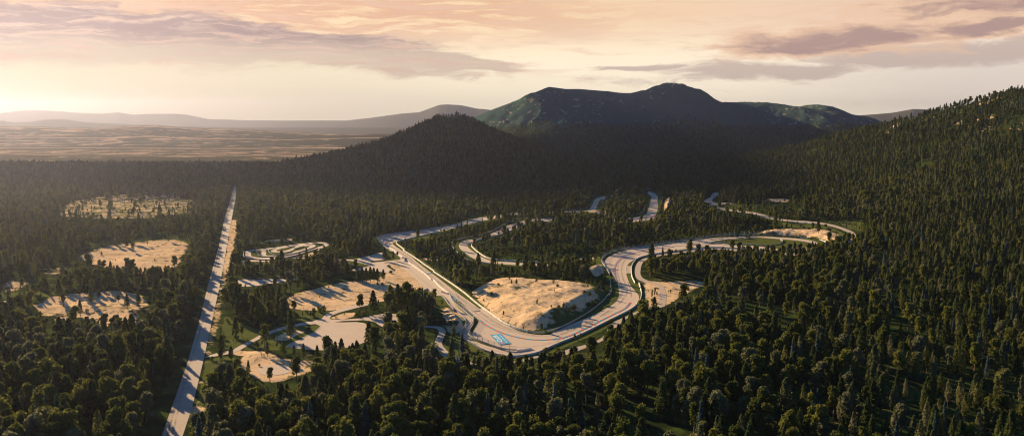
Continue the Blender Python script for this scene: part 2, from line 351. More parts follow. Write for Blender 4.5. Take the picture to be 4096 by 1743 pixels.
SANDS = [mound,
    G(('i1', [(415, 565), (440, 540), (520, 500), (620, 475), (760, 440), (900, 415), (1050, 408), (1150, 375), (1180, 350), (1250, 335), (1200, 290), (1180, 270), (1270, 275), (1465, 440), (1485, 490), (1350, 505), (1250, 530), (1050, 575), (950, 592), (800, 625), (600, 622), (500, 615), (430, 592)])),
    G(('i5', [(860, 352), (960, 330), (1040, 335), (1250, 345), (1400, 405), (1540, 425), (1720, 435), (1700, 510), (1500, 565), (1400, 603), (1300, 622), (1230, 600), (1100, 555), (1030, 520), (1020, 430), (1060, 382), (960, 372)])),
    G(('i1', [(320, 835), (420, 790), (560, 760), (600, 775), (500, 820), (420, 850)])),
    G(('i1', [(770, 680), (790, 665), (860, 645), (950, 630), (960, 650), (920, 680), (850, 690)])),
    G(('i4', [(485, 515), (560, 470), (700, 435), (800, 425), (950, 410), (1100, 398), (1185, 430), (1170, 490), (1130, 560), (1050, 600), (900, 625), (850, 620), (730, 590), (640, 580), (530, 555)])),
    G(('i4', [(180, 830), (300, 770), (450, 740), (700, 712), (900, 740), (960, 800), (900, 860), (890, 990), (760, 960), (600, 940), (450, 890), (380, 940), (250, 870)])),
    G(('i4', [(350, 255), (430, 160), (620, 135), (1000, 100), (1120, 92), (1140, 140), (1235, 165), (1225, 228), (1000, 262), (700, 275), (500, 265)])),
    G(('i4', [(0, 655), (200, 668), (100, 722), (0, 745)])),
    G(('i4', [(230, 590), (420, 560), (430, 600), (300, 640)])),
    G(('i3', [(1185, 187), (1260, 176), (1370, 176), (1385, 190), (1360, 200), (1260, 195)])),
    G(('z16', [(720, 232), (860, 175), (1150, 165), (1600, 180), (1900, 160), (1990, 200), (2230, 320), (2230, 400), (2050, 400), (1850, 350), (1500, 296), (1000, 256)])),
    G(('z6', [(640, 545), (700, 530), (900, 548), (1100, 540), (1250, 520), (1409, 500), (1500, 560), (1409, 650), (1150, 760), (1060, 850), (990, 860), (920, 860), (800, 872), (620, 925), (420, 985), (200, 1090), (130, 1096), (600, 870), (680, 800), (690, 700), (660, 590)])),
    G(('z6', [(0, 385), (170, 318), (225, 400), (240, 440), (100, 500), (0, 470)])),
    G(('z5', [(215, 250), (330, 240), (420, 330), (510, 430), (445, 560), (310, 612), (300, 540), (240, 400)])),
    G(('z5', [(60, 800), (150, 790), (400, 935), (300, 1000), (200, 1096), (60, 1096)])),
    G(('z14', [(860, 510), (1035, 505), (1030, 545), (990, 620), (800, 600), (500, 555), (700, 540)])),
    G(('z14', [(2140, 295), (2240, 300), (2230, 360), (2200, 430), (2150, 520), (2120, 640), (2070, 640), (2090, 540), (2100, 400)])),
    G(('z15', [(1390, 890), (1700, 900), (1950, 920), (1900, 1000), (1500, 960)])),
    G(('z15', [(1250, 500), (1600, 500), (1640, 560), (1350, 560)])),
    G(('z7', [(220, 350), (300, 345), (300, 440), (200, 420)])),
    G(('z7', [(1000, 262), (1200, 205), (1230, 230), (1180, 262), (1010, 285)])),
    G(('z7', [(100, -10), (130, 90), (50, 330), (5, 360), (40, 90)])),
    G(('z7', [(520, 60), (700, 50), (900, 40), (900, 65), (700, 90), (520, 95)])),
    G(('s', [(806, 1250), (792, 1250), (738, 1443), (682, 1596), (540, 1990), (560, 1990), (698, 1596), (752, 1443)])),
    G(('s', [(878, 1147), (896, 1147), (882, 1250), (842, 1434), (800, 1623), (715, 1900), (678, 1900), (770, 1623), (815, 1434), (855, 1250)])),
    G(('s', [(926, 879), (950, 879), (935, 987), (900, 1147), (878, 1147), (907, 987)])),
    G(('i5', [(580, 835), (850, 830), (850, 850), (580, 870)])),
    G(('z16', [(1460, 20), (1690, 5), (1690, 22), (1480, 32)])),
    G(('z14', [(390, 140), (460, 140), (450, 190), (390, 190)])),
    G(('z14', [(630, 75), (980, 60), (980, 90), (640, 98)])),
    G(('i6', [(560, 380), (640, 385), (640, 410), (580, 405)])),
]
GRASSES = [
    G(('i5', [(720, 405), (960, 385), (1030, 450), (1035, 540), (960, 600), (800, 760), (700, 820), (640, 900), (560, 1096), (500, 1096), (640, 830)])),
    G(('i1', [(0, 640), (60, 700), (200, 740), (300, 770), (130, 890), (60, 905), (-40, 905)])),
    G(('i1', [(110, 915), (330, 800), (440, 750), (700, 730), (640, 800), (450, 890), (440, 910), (320, 920), (220, 912)])),
    G(('i1', [(1020, 705), (1060, 710), (1140, 755), (1140, 820), (1090, 860), (1040, 850), (1090, 790), (1065, 740)])),
    G(('i1', [(430, 592), (500, 618), (800, 628), (740, 650), (690, 685), (560, 710), (440, 700)])),
    G(('z5', [(95, 100), (195, 97), (250, 155), (290, 215), (260, 250), (120, 180)])),
    G(('z5', [(450, 600), (600, 730), (900, 860), (1400, 835), (1400, 850), (1050, 930), (900, 950), (600, 930), (400, 860), (260, 770), (220, 690), (330, 600)])),
    G(('z16', [(1460, 40), (1900, 60), (2200, 200), (2340, 250), (2300, 330), (2200, 290), (1990, 180), (1700, 150), (1200, 140), (1200, 40)])),
    G(('z16', [(1700, 0), (2576, 0), (2576, 180), (2400, 170), (2200, 90), (2000, 35)])),
    G(('i3', [(960, 205), (1160, 212), (1140, 262), (1000, 262), (900, 235)])),
    G(('z14', [(640, 480), (810, 235), (1110, 190), (1110, 500), (860, 510), (640, 500)])),
    G(('z14', [(280, 620), (500, 560), (860, 600), (1000, 640), (300, 650)])),
    G(('z14', [(1600, 125), (1830, 118), (2050, 155), (2065, 260), (2010, 600), (1700, 640), (1780, 300), (1790, 240)])),
    G(('i6', [(960, 610), (1100, 610), (1030, 660), (1140, 770), (1260, 825), (1080, 790), (955, 660)])),
    G(('i6', [(1135, 640), (1250, 605), (1250, 730), (1300, 790), (1170, 720)])),
    G(('z6', [(490, 455), (550, 455), (600, 575), (670, 650), (675, 720), (640, 720), (540, 600)])),
    G(('z6', [(280, 480), (350, 520), (395, 640), (395, 690), (385, 760), (270, 865), (0, 1000), (0, 945), (270, 740), (295, 680)])),
    G(('z15', [(640, 480), (740, 455), (720, 490), (945, 690), (905, 700), (700, 590)])),
    G(('z15', [(1100, 400), (1700, 300), (1850, 500), (1800, 560), (1400, 600), (900, 520), (800, 470)])),
    G(('z9', [(790, 260), (1160, 480), (1620, 780), (1827, 950), (1827, 1090), (1350, 700), (900, 360)])),
    G(('z5', [(330, 0), (400, 0), (600, 160), (710, 245), (690, 265), (440, 85)])),
    G(('i4', [(350, 250), (430, 190), (560, 160), (1200, 150), (1190, 230), (900, 260)])),
    G(('i4', [(830, 570), (1100, 535), (1130, 545), (1000, 580), (840, 590)])),
    G(('i4', [(0, 740), (200, 720), (340, 740), (340, 765), (150, 785), (0, 780)])),
    G(('i4', [(560, 400), (700, 400), (1180, 370), (1190, 430), (1000, 410), (560, 460)])),
    G(('z8', [(640, 140), (790, 125), (860, 195), (760, 210), (640, 165)])),
    G(('z7', [(220, 350), (640, 350), (620, 400), (300, 420), (230, 400)])),
    G(('z7', [(1330, 315), (1500, 325), (1870, 375), (1700, 400), (1340, 350)])),
]
# open ground: (polygon, share of the usual trees kept, shrubs per 100 m2)
OPEN = [
    (G(('i6', [(430, 640), (640, 600), (800, 575), (950, 600), (940, 650), (1000, 740), (1100, 812), (1260, 840), (1000, 870), (1100, 960), (880, 960), (700, 830), (560, 720)])), .16, 3.2),
    (G(('i6', [(1160, 700), (1400, 700), (1800, 680), (2100, 670), (2350, 640), (2380, 700), (2180, 778), (1900, 815), (1400, 800), (1300, 780)])), .08, 3.0),
    (G(('i3', [(400, 430), (600, 390), (1000, 385), (1400, 385), (1150, 425), (900, 437), (600, 470), (300, 525), (100, 560), (250, 480)])), .03, 3.2),
    (G(('i3', [(1300, 335), (1560, 325), (1900, 335), (2009, 400), (1940, 460), (1820, 500), (1700, 470), (1400, 400)])), .06, .8),
    (G(('i3', [(850, 205), (1160, 195), (1460, 165), (1490, 210), (1480, 300), (1200, 290), (1000, 270)])), .05, .8),
    (G(('i5', [(0, 1096), (260, 560), (440, 290), (560, 0), (700, 0), (330, 1096)])), .16, 0),
    (G(('i5', [(500, 1096), (700, 700), (710, 400), (960, 370), (1040, 450), (1040, 560), (960, 600), (820, 760), (700, 960), (660, 1096)])), .06, .2),
    (G(('i5', [(790, 0), (960, 0), (960, 300), (850, 390), (700, 410)])), .18, .8),
    (G(('i1', [(0, 640), (60, 720), (200, 745), (280, 770), (100, 900), (0, 920)])), .1, .4),
    (G(('z5', [(130, 480), (200, 200), (330, 225), (520, 430), (450, 600), (800, 850), (1400, 840), (1400, 960), (700, 1010), (400, 930), (200, 780)])), .02, 2.0),
    (G(('z6', [(640, 540), (800, 520), (1409, 480), (1480, 560), (1409, 650), (1150, 830), (1000, 870), (800, 910), (480, 1030), (250, 1096), (130, 1096), (600, 870), (690, 700)])), .0, .3),
    (G(('z6', [(0, 370), (180, 310), (300, 470), (300, 700), (0, 945)])), .0, 1.2),
    (G(('i4', [(330, 260), (430, 150), (1120, 80), (1230, 220), (900, 280)])), .20, .3),
    (G(('i4', [(0, 590), (480, 540), (500, 700), (420, 760), (0, 850)])), .42, .3),
    (G(('i4', [(450, 480), (560, 420), (1190, 370), (1220, 440), (1150, 470)])), .35, .3),
    (G(('i1', [(100, 160), (160, 110), (400, 100), (640, 80), (640, 130), (300, 165)])), .35, 1.2),
    (G(('i1', [(30, 270), (120, 290), (600, 250), (600, 290), (120, 320)])), .3, .8),
    (G(('i2', [(300, 480), (330, 420), (500, 395), (880, 365), (1150, 420), (1360, 400), (1380, 500), (1230, 610), (870, 790), (680, 765), (400, 570)])), .0, 1.3),
    (G(('z8', [(560, 160), (640, 100), (900, 200), (1190, 440), (1320, 480), (1500, 640), (1350, 600), (1190, 500), (900, 400)])), .03, .3),
    (G(('z14', [(330, 610), (700, 540), (1035, 505), (1000, 640), (330, 650)])), .05, .5),
    (G(('z14', [(2060, 240), (2270, 290), (2280, 560), (2050, 660), (2020, 500)])), .12, 1.0),
    (G(('z8', [(0, 640), (300, 560), (760, 660), (800, 740), (560, 740), (330, 760), (0, 800)])), .22, 1.4),
    (G(('i1', [(560, 700), (860, 625), (960, 610), (960, 650), (690, 690)])), .05, .6),
    (G(('i1', [(420, 600), (800, 630), (690, 690), (440, 730)])), .35, 1.6),
]
EXTRA_TREES = [G(('i6', [(560, 640), (800, 610), (850, 660), (820, 740), (600, 750)]))]

# ------------------------------------------------------------------ raster survey (1.5 m cells)
RX0, RX1, RY0, RY1, RC = -1100.0, 1100.0, 230.0, 2100.0, 1.5
rx = np.arange(RX0, RX1, RC) + RC / 2
ry = np.arange(RY0, RY1, RC) + RC / 2


def paint(arr, poly, val=1.0, fn=None):
    P = np.array(poly)
    i0, i1 = np.searchsorted(rx, P[:, 0].min() - 1), np.searchsorted(rx, P[:, 0].max() + 1)
    j0, j1 = np.searchsorted(ry, P[:, 1].min() - 1), np.searchsorted(ry, P[:, 1].max() + 1)
    if i1 <= i0 or j1 <= j0: return
    x, y = np.meshgrid(rx[i0:i1], ry[j0:j1])
    c = np.zeros(x.shape, bool)
    for k in range(len(P)):
        (ax, ay), (bx, by) = P[k - 1], P[k]
        if ay == by: continue
        c ^= ((ay > y) != (by > y)) & (x < (bx - ax) * (y - ay) / (by - ay) + ax)
    sub = arr[j0:j1, i0:i1]
    sub[c] = val


def blur(a, r, it=2):
    for _ in range(it):
        for ax in (0, 1):
            pad = np.pad(a, [(r + 1, r) if k == ax else (0, 0) for k in (0, 1)], mode='edge')
            cs = np.cumsum(pad, axis=ax)
            n = a.shape[ax]
            hi = np.take(cs, range(2 * r + 1, 2 * r + 1 + n), axis=ax); lo = np.take(cs, range(0, n), axis=ax)
            a = (hi - lo) / (2 * r + 1)
    return a


def sample(arr, X, Y, out=0.0):
    fx, fy = (X - rx[0]) / RC, (Y - ry[0]) / RC
    ok = (fx > 0) & (fy > 0) & (fx < len(rx) - 2) & (fy < len(ry) - 2)
    fx, fy = np.clip(fx, 0, len(rx) - 2.001), np.clip(fy, 0, len(ry) - 2.001)
    i, j = fx.astype(int), fy.astype(int); u, v = fx - i, fy - j
    r = (arr[j, i] * (1 - u) + arr[j, i + 1] * u) * (1 - v) + (arr[j + 1, i] * (1 - u) + arr[j + 1, i + 1] * u) * v
    return np.where(ok, r, out)


Z0 = lambda: np.zeros((len(ry), len(rx)), np.float32)
r_pave, r_sand, r_grass, r_keep, r_shrub = Z0(), Z0(), Z0(), Z0() + 1, Z0() + .25
for n_, p_, m_ in PAVES: paint(r_pave, p_)
for poly, keep, sh in OPEN: paint(r_keep, poly, keep); paint(r_shrub, poly, sh)
for p_ in EXTRA_TREES: paint(r_keep, p_, 1.0)
for k_, p_ in enumerate(SANDS): paint(r_sand, p_, {5: .64, 6: .62, 11: .66, 7: .50, 8: .6, 9: .5, 12: .63, 13: .8, 19: .7, 20: .7}.get(k_, 1.0))
for p_ in GRASSES: paint(r_grass, p_)
mg = G(('i2', [(1150, 452), (1360, 440), (1345, 520), (1230, 600), (1000, 705), (870, 775), (895, 690), (960, 655), (1100, 640), (1160, 610), (1235, 545), (1190, 505), (1100, 480)]))
paint(r_sand, mg, .42); paint(r_grass, mg, .8)
paint(r_grass, ISLAND); paint(r_sand, ISLAND, 0); paint(r_sand, SANDS[3])
near3 = blur(r_pave, 2) > .02          # about 5 m from the paving
near8 = blur(r_pave, 4) > .02          # about 10 m
circ = Z0(); paint(circ, circuit); paint(circ, back_stretch)
r_grass = np.maximum(r_grass, (blur(circ, 3) > .03) * 1.0)
sand_wide = blur((r_sand > .1) * 1.0, 1) > .05
r_tree = r_keep * (1 - near3) * (1 - sand_wide * .985)
leftfields = Z0(); paint(leftfields, SANDS[5]); paint(leftfields, SANDS[6]); paint(leftfields, SANDS[7])
gxx, gyy = np.meshgrid(rx, ry); nfz = fbm(gxx / 34, gyy / 34, 1, 3)
r_tree = np.maximum(r_tree, leftfields * np.where(nfz > .16, .55, .045)); paint(leftfields, SANDS[5], 0); paint(leftfields, SANDS[6], 0); r_tree = np.maximum(r_tree, leftfields * np.where(nfz > .0, .6, .12))
r_shr = r_shrub * (1 - (blur(r_pave, 1) > .02)) * (1 - .90 * (r_sand > .5))
r_shr = np.maximum(r_shr, (near8 & ~near3) * (r_sand < .5) * .9 * (1 - (blur(circ, 2) > .02)))
paint(r_shr, public_road, 0); paint(r_shr, kart, 0); paint(r_shr, ISLAND, .3); paint(r_tree, ISLAND, .02)
paint(r_tree, kart, 0)
r_sand = blur(r_sand, 2, 2); r_grass = blur(r_grass, 1, 2)
r_flat = blur(((blur(r_pave, 2, 1) > .01) * 1.0).astype(np.float32), 3)
r_hug = 1 - smooth((1 - blur(r_pave, 1)) * 1.0) * 0

# ------------------------------------------------------------------ relief
def table(segs, Yr, lift=0):
    pts = []
    for reg, p in segs: pts += px(reg, p)
    T, Z = [], []
    for k, (x, y) in enumerate(pts):
        yr = Yr(x) if callable(Yr) else Yr
        dx, dy, dz = ray(x, y + lift)
        T.append(dx / dy); Z.append(CAMH + yr * dz / dy)
    return np.array(T), np.array(Z)


lin = lambda x, a, b, p, q: p + (q - p) * min(1, max(0, (x - a) / (b - a)))
midR = lambda x: 2150 + 200 * abs(x - 1780) / 700
T_mid = table([('s', [(850, 745), (1000, 702), (1100, 676), (1200, 654), (1300, 632), (1400, 609), (1500, 586), (1560, 566), (1620, 538), (1700, 503), (1740, 482), (1770, 467), (1800, 470), (1860, 476), (1895, 490), (1950, 520), (2050, 560), (2150, 600), (2300, 645), (2500, 705)])], midR)
T_mtn = table([('z1', [(300, 560), (500, 420), (650, 305), (800, 240), (1000, 165), (1110, 120), (1200, 88), (1240, 87), (1310, 97), (1400, 96), (1530, 107), (1600, 112), (1680, 123), (1740, 127), (1800, 122), (1850, 118), (1920, 95), (2000, 78), (2070, 73), (2110, 74), (2170, 90), (2230, 103), (2290, 135), (2330, 165), (2370, 185), (2390, 192)]),
               ('z2', [(345, 204), (450, 207), (620, 211), (690, 215), (780, 225), (890, 237), (960, 234), (1070, 241), (1170, 251), (1240, 270), (1310, 298), (1400, 312), (1480, 330), (1530, 352), (1600, 390), (1700, 430), (1900, 500), (2200, 560)])], 5400)
rightR = lambda x: lin(x, 2900, 4096, 2350, 1900)
T_right = table([('s', [(2700, 668), (2900, 650), (3050, 628), (3155, 605), (3204, 594), (3296, 566), (3377, 542), (3513, 516), (3610, 484), (3676, 472), (3730, 454), (3784, 440), (3865, 420), (3920, 405), (4000, 388), (4055, 372), (4096, 366), (4500, 330), (5200, 330)])], rightR)
T_far = table([('z3', [(-1200, 560), (-500, 548), (0, 570), (95, 558), (185, 555), (300, 560), (380, 567), (495, 572), (600, 566), (670, 578), (745, 573), (890, 573), (940, 578), (1050, 600), (1150, 602), (1240, 606), (1500, 607), (1740, 607), (1850, 595), (2020, 572), (2110, 565), (2210, 528), (2250, 525), (2320, 530), (2400, 547), (2440, 550), (2480, 556), (2700, 600), (3000, 606)]),
               ('z2', [(1000, 330), (1340, 300), (1450, 292), (1600, 280), (1700, 262), (1760, 252), (1900, 258), (2576, 290), (4500, 280)])], 12500)
T_l2 = table([('i8', [(-1500, 160), (0, 175), (90, 188), (200, 185), (300, 172), (380, 167), (450, 168), (600, 190), (900, 202), (1200, 215), (1700, 225), (2500, 225)])], 8600)
T_l3 = table([('i8', [(-1500, 205), (0, 217), (300, 218), (450, 224), (650, 226), (820, 216), (1040, 205), (1140, 212), (1250, 222), (1400, 230), (1700, 236), (2200, 262), (2700, 290)])], 6000)
T_l4 = table([('z1', [(-1500, 480), (-900, 440), (-500, 424), (0, 408), (150, 410), (400, 418)])], 5200)


def layer(t, Y, T, Yb, Yr, fall, pw=None):
    zr = np.maximum(0, np.interp(t, T[0], T[1]))
    u = np.clip((Y - Yb) / (Yr - Yb), 0, 1)
    pr = (u ** pw if pw else smooth(u))
    back = 1 - smooth((Y - Yr) / fall)
    return zr * np.where(Y < Yr, pr, back), u, zr


def seg_dist(X, Y, poly):
    P = np.array(poly); d = np.full(X.shape, 1e9)
    for k in range(len(P)):
        a, b = P[k - 1], P[k]; ab = b - a
        t = np.clip(((X - a[0]) * ab[0] + (Y - a[1]) * ab[1]) / (ab @ ab + 1e-9), 0, 1)
        d = np.minimum(d, np.hypot(X - a[0] - t * ab[0], Y - a[1] - t * ab[1]))
    return d


def line_dist(X, Y, pts):
    d = np.full(X.shape, 1e9)
    for a, b in zip(pts[:-1], pts[1:]):
        a, b = np.array(a), np.array(b); ab = b - a
        t = np.clip(((X - a[0]) * ab[0] + (Y - a[1]) * ab[1]) / (ab @ ab + 1e-9), 0, 1)
        d = np.minimum(d, np.hypot(X - a[0] - t * ab[0], Y - a[1] - t * ab[1]))
    return d


def ramp(u):
    u = np.clip(u, 0, 1)
    return u * (1.6 - .6 * u * u) * (u < 1) + (u >= 1)


def inside(X, Y, poly):
    P = np.array(poly); c = np.zeros(X.shape, bool)
    for k in range(len(P)):
        (ax, ay), (bx, by) = P[k - 1], P[k]
        if ay == by: continue
        c ^= ((ay > Y) != (by > Y)) & (X < (bx - ax) * (Y - ay) / (by - ay) + ax)
    return c


BANKS = [(mound, 10.5, 34, .55),
         (G(('z16', [(720, 240), (1000, 258), (1500, 298), (1850, 352), (2080, 415), (2250, 405), (2320, 335), (2150, 270), (1900, 215), (1500, 205), (1000, 205)])), 4.8, 9, 1.2),
         (G(('z6', [(-120, 430), (0, 390), (160, 330), (225, 410), (235, 445), (100, 500), (-120, 500)])), 4.0, 9, .6),
         (G(('z5', [(215, 250), (330, 240), (420, 330), (505, 430), (440, 560), (320, 600), (250, 420)])), 2.6, 7, 1.0),
         (G(('i6', [(1780, 700), (2000, 680), (2140, 680), (2330, 690), (2300, 740), (2100, 760), (1850, 760)])), 4.5, 14, .8),
         (G(('z14', [(280, 630), (500, 560), (860, 520), (1035, 520), (1000, 640), (600, 650)])), 3.5, 14, .5),
         (G(('z14', [(2070, 640), (2090, 450), (2140, 300), (2250, 310), (2250, 450), (2160, 620)])), 5.0, 8, 1.0)]


def terr(X, Y, full=False):
    t = X / Y
    zm, um, zmr = layer(t, Y, T_mid, 1640 + 420 * np.clip(-(t + .08) / .25, 0, 1), 2150 + 200 * np.abs(t * F + 268) / 700, 520)
    n_m = fbm(X / 260, Y / 260, 1)
    zm = zm * (1 + .16 * n_m * 4 * um * (1 - um))
    zt, ut, ztr = layer(t, Y, T_mtn, 4300, 5400, 1500)
    foot = smooth((Y - 2900) / 1700)
    zt = np.where(Y < 5400, ztr * (.20 * foot + .80 * smooth((Y - 4250) / 1150)), zt)
    g = fbm(X / 420 + .3 * n_m, Y / 1500, 2, 5) + .7 * (np.abs(fbm(X / 700, Y / 1600, 4, 3)) * -2 + .5)
    g = g + .45 * (np.abs(fbm(X / 210 + .6 * n_m, Y / 700, 3, 4)) * -2 + .4)
    zt = zt + ztr * .30 * g * np.minimum(4 * ut * (1 - ut), 1) * (Y < 5400)
    yb = np.interp(t, [-.1, .2, .31, .45, .6], [1900, 1650, 1350, 880, 760])
    zr_, ur, zrr = layer(t, Y, T_right, yb, np.interp(t, [.24, .58], [2350, 1900]), 800, 1.75)
    zr_ = zr_ * (1 + .10 * fbm(X / 240, Y / 240, 3) * 4 * ur * (1 - ur))
    zf, uf, _ = layer(t, Y, T_far, 10400, 12500, 1500)
    z2, u2, _ = layer(t, Y, T_l2, 7600, 8600, 900)
    z3, u3, _ = layer(t, Y, T_l3, 4000, 6000, 1300)
    z4, u4, _ = layer(t, Y, T_l4, 4300, 5200, 500)
    z = np.maximum.reduce([zm, zt, zr_, zf, z2, z3, z4 * (t < .1)])
    z = z + .006 * (zf + z2) * fbm(X / 300, Y / 300, 5)
    fl = sample(r_flat, X, Y)
    local = Y < 2600
    det = np.where(local, (fbm(X / 38, Y / 38, 6, 3) * 1.3 + fbm(X / 11, Y / 11, 0, 2) * .25), fbm(X / 200, Y / 200, 6, 3) * 3 * (z < 2))
    z = z + det * (1 - np.clip(fl * 6, 0, 1)) - .06 * (1 - np.clip(fl * 6, 0, 1))
    for poly, Hm, wd, nz in BANKS:
        P = np.array(poly)
        m = (X > P[:, 0].min()) & (X < P[:, 0].max()) & (Y > P[:, 1].min()) & (Y < P[:, 1].max())
        if not m.any(): continue
        xs, ys = X[m], Y[m]
        d = np.where(inside(xs, ys, poly), seg_dist(xs, ys, poly), 0)
        if poly is mound:
            dr = line_dist(xs, ys, mound[6:13]); dl = line_dist(xs, ys, mound[:7]); db = line_dist(xs, ys, mound[12:] + mound[:1])
            hgt = 6.6 * ramp(dl / 30) * ramp(dr / 12) * ramp(db / 16) * (1 - .62 * smooth((xs - XM) / 55)) * (1 + .10 * fbm(xs / 40, ys / 40, 5, 2))
            hgt = hgt + (fbm(xs / 14, ys / 14, 2, 4) * 1.3 + fbm(xs / 4, ys / 4, 3, 2) * .35) * np.clip(d / 9, 0, 1)
            z[m] = np.where(d > 0, np.maximum(hgt, 0), z[m])
            continue
        gully = fbm(xs / 9, ys / 9, 2, 3) * nz * 1.4 + fbm(xs / 26, ys / 26, 3, 2) * nz * 1.6
        hgt = Hm * smooth(d / wd) * (1 + .10 * fbm(xs / 45, ys / 45, 5, 2)) + gully * np.clip(d / 6, 0, 1)
        z[m] = np.where(d > 0, np.maximum(z[m] * 0, 0) + np.maximum(hgt, 0), z[m])
    if full: return z, t, zm, zt, ztr, zr_, zf + z2 + z3
    return z


XM = ground(*px('i2', [(1040, 560)])[0])[0]


def build_terrain():
    NT, NY = 1150, 1050
    t = np.linspace(-.86, .86, NT)
    Y = np.exp(np.linspace(math.log(110), math.log(14300), NY))
    TT, YY = np.meshgrid(t, Y); X = TT * YY
    x, y = X.ravel(), YY.ravel()
    z, tt, zm, zt, ztr, zr_, zff = terr(x, y, True)
    me = bpy.data.meshes.new('ground')
    nv = NT * NY
    me.vertices.add(nv)
    co = np.empty((nv, 3), np.float32); co[:, 0] = x; co[:, 1] = y; co[:, 2] = z
    me.vertices.foreach_set('co', co.ravel())
    i, j = np.meshgrid(np.arange(NT - 1), np.arange(NY - 1)); a = (j * NT + i).ravel()
    q = np.stack([a, a + 1, a + NT + 1, a + NT], 1).astype(np.int32)
    me.loops.add(q.size); me.loops.foreach_set('vertex_index', q.ravel())
    me.polygons.add(len(q)); me.polygons.foreach_set('loop_start', np.arange(0, q.size, 4, dtype=np.int32))
    me.update(calc_edges=True)
    me.polygons.foreach_set('use_smooth', np.ones(len(q), bool))
    sand = sample(r_sand, x, y); grass = sample(r_grass, x, y)
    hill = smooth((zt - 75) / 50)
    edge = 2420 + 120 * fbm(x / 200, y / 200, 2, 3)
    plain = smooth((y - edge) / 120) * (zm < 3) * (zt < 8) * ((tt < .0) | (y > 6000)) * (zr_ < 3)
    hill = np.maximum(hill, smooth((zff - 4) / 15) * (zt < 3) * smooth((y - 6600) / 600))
    shade3 = (y > 4900) & (y < 6000) & (zff > 8)
    # bare summit of the wooded hill and bare flecks near the right hand crest
    summit = smooth((zm - 132) / 8) * (np.abs(tt * F + 268) < 130)
    grass = np.maximum(grass, summit)
    crest = smooth((zr_ - 70) / 60) * smooth(fbm(x / 28, y / 50, 4, 3) * 2.4 - .35)
    sand = np.maximum(sand, crest * .8); grass = np.maximum(grass, smooth((zr_ - 60) / 50) * .42)
    at = me.color_attributes.new('mask', 'FLOAT_COLOR', 'POINT')
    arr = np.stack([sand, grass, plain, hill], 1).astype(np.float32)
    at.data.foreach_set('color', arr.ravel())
    me.materials.append(M_ground)
    o = bpy.data.objects.new('ground', me); COL.objects.link(o)
    tag(o, 'forest floor, sand fields, plain and hills of the valley', kind='structure')
    return o


build_terrain()

# ------------------------------------------------------------------ flat sheets
def sheet(name, poly, z, mat, parent=None):
    vs = [Vector((x, y, z)) for x, y in poly]
    tris = tessellate_polygon([vs])
    fixed = []
    for a, b, c in tris:
        n = (vs[b] - vs[a]).cross(vs[c] - vs[a])
        fixed.append((a, b, c) if n.z > 0 else (a, c, b))
    return mesh_obj(name, vs, fixed, mat, parent)


def catmull(pts, step=3.0, closed=False):
    P = [Vector((p[0], p[1])) for p in pts]
    out = []
    n = len(P)
    for k in range(n if closed else n - 1):
        p1, p2 = P[k], P[(k + 1) % n]
        p0 = P[k - 1] if (closed or k > 0) else p1 * 2 - p2
        p3 = P[(k + 2) % n] if (closed or k < n - 2) else p2 * 2 - p1
        L = (p2 - p1).length
        m = max(1, int(L / step))
        # centripetal tangents keep uneven spacing calm
        d0, d1, d2 = (p1 - p0).length ** .5 + 1e-6, L ** .5 + 1e-6, (p3 - p2).length ** .5 + 1e-6
        m1 = ((p1 - p0) / d0 - (p2 - p0) / (d0 + d1) + (p2 - p1) / d1) * d1
        m2 = ((p2 - p1) / d1 - (p3 - p1) / (d1 + d2) + (p3 - p2) / d2) * d1
        for i in range(m):
            t = i / m
            h = ((2 * t ** 3 - 3 * t ** 2 + 1) * p1 + (t ** 3 - 2 * t ** 2 + t) * m1 + (-2 * t ** 3 + 3 * t ** 2) * p2 + (t ** 3 - t ** 2) * m2)
            out.append((h.x, h.y))
    if not closed: out.append((P[-1].x, P[-1].y))
    return out


ZP = .05
for k, (n_, poly, mat) in enumerate(PAVES):
    o = sheet(n_, catmull(poly, 4.0, True) if n_ != 'public_road' else poly, ZP + .004 * k, mat)
    tag(o, kind='structure')
ZG = ZP + .004 * len(PAVES) + .02
for k, (n_, poly) in enumerate(GRASS_TOP):
    tag(sheet(n_, catmull(poly, 3.0, True), ZG + .004 * k, M_mown), kind='structure')
ZM = ZG + .06


def strip(name, pts, w, z, mat, parent=None, dash=None, mats=None):
    P = catmull(pts, 1.5)
    vs, fs, mi = [], [], []
    P = [Vector(p) for p in P]
    for i, p in enumerate(P):
        d = (P[min(i + 1, len(P) - 1)] - P[max(i - 1, 0)])
        d = d.normalized() if d.length > 0 else Vector((1, 0))
        n = Vector((-d.y, d.x)) * w / 2
        vs += [(p.x - n.x, p.y - n.y, z), (p.x + n.x, p.y + n.y, z)]
    s = 0
    for i in range(len(P) - 1):
        fs.append((2 * i, 2 * i + 2, 2 * i + 3, 2 * i + 1))
        s += (P[i + 1] - P[i]).length
        mi.append(int(s / dash) % 2 if dash else 0)
    o = mesh_obj(name, vs, fs, mats or mat, parent)
    if dash: o.data.polygons.foreach_set('material_index', mi)
    return o


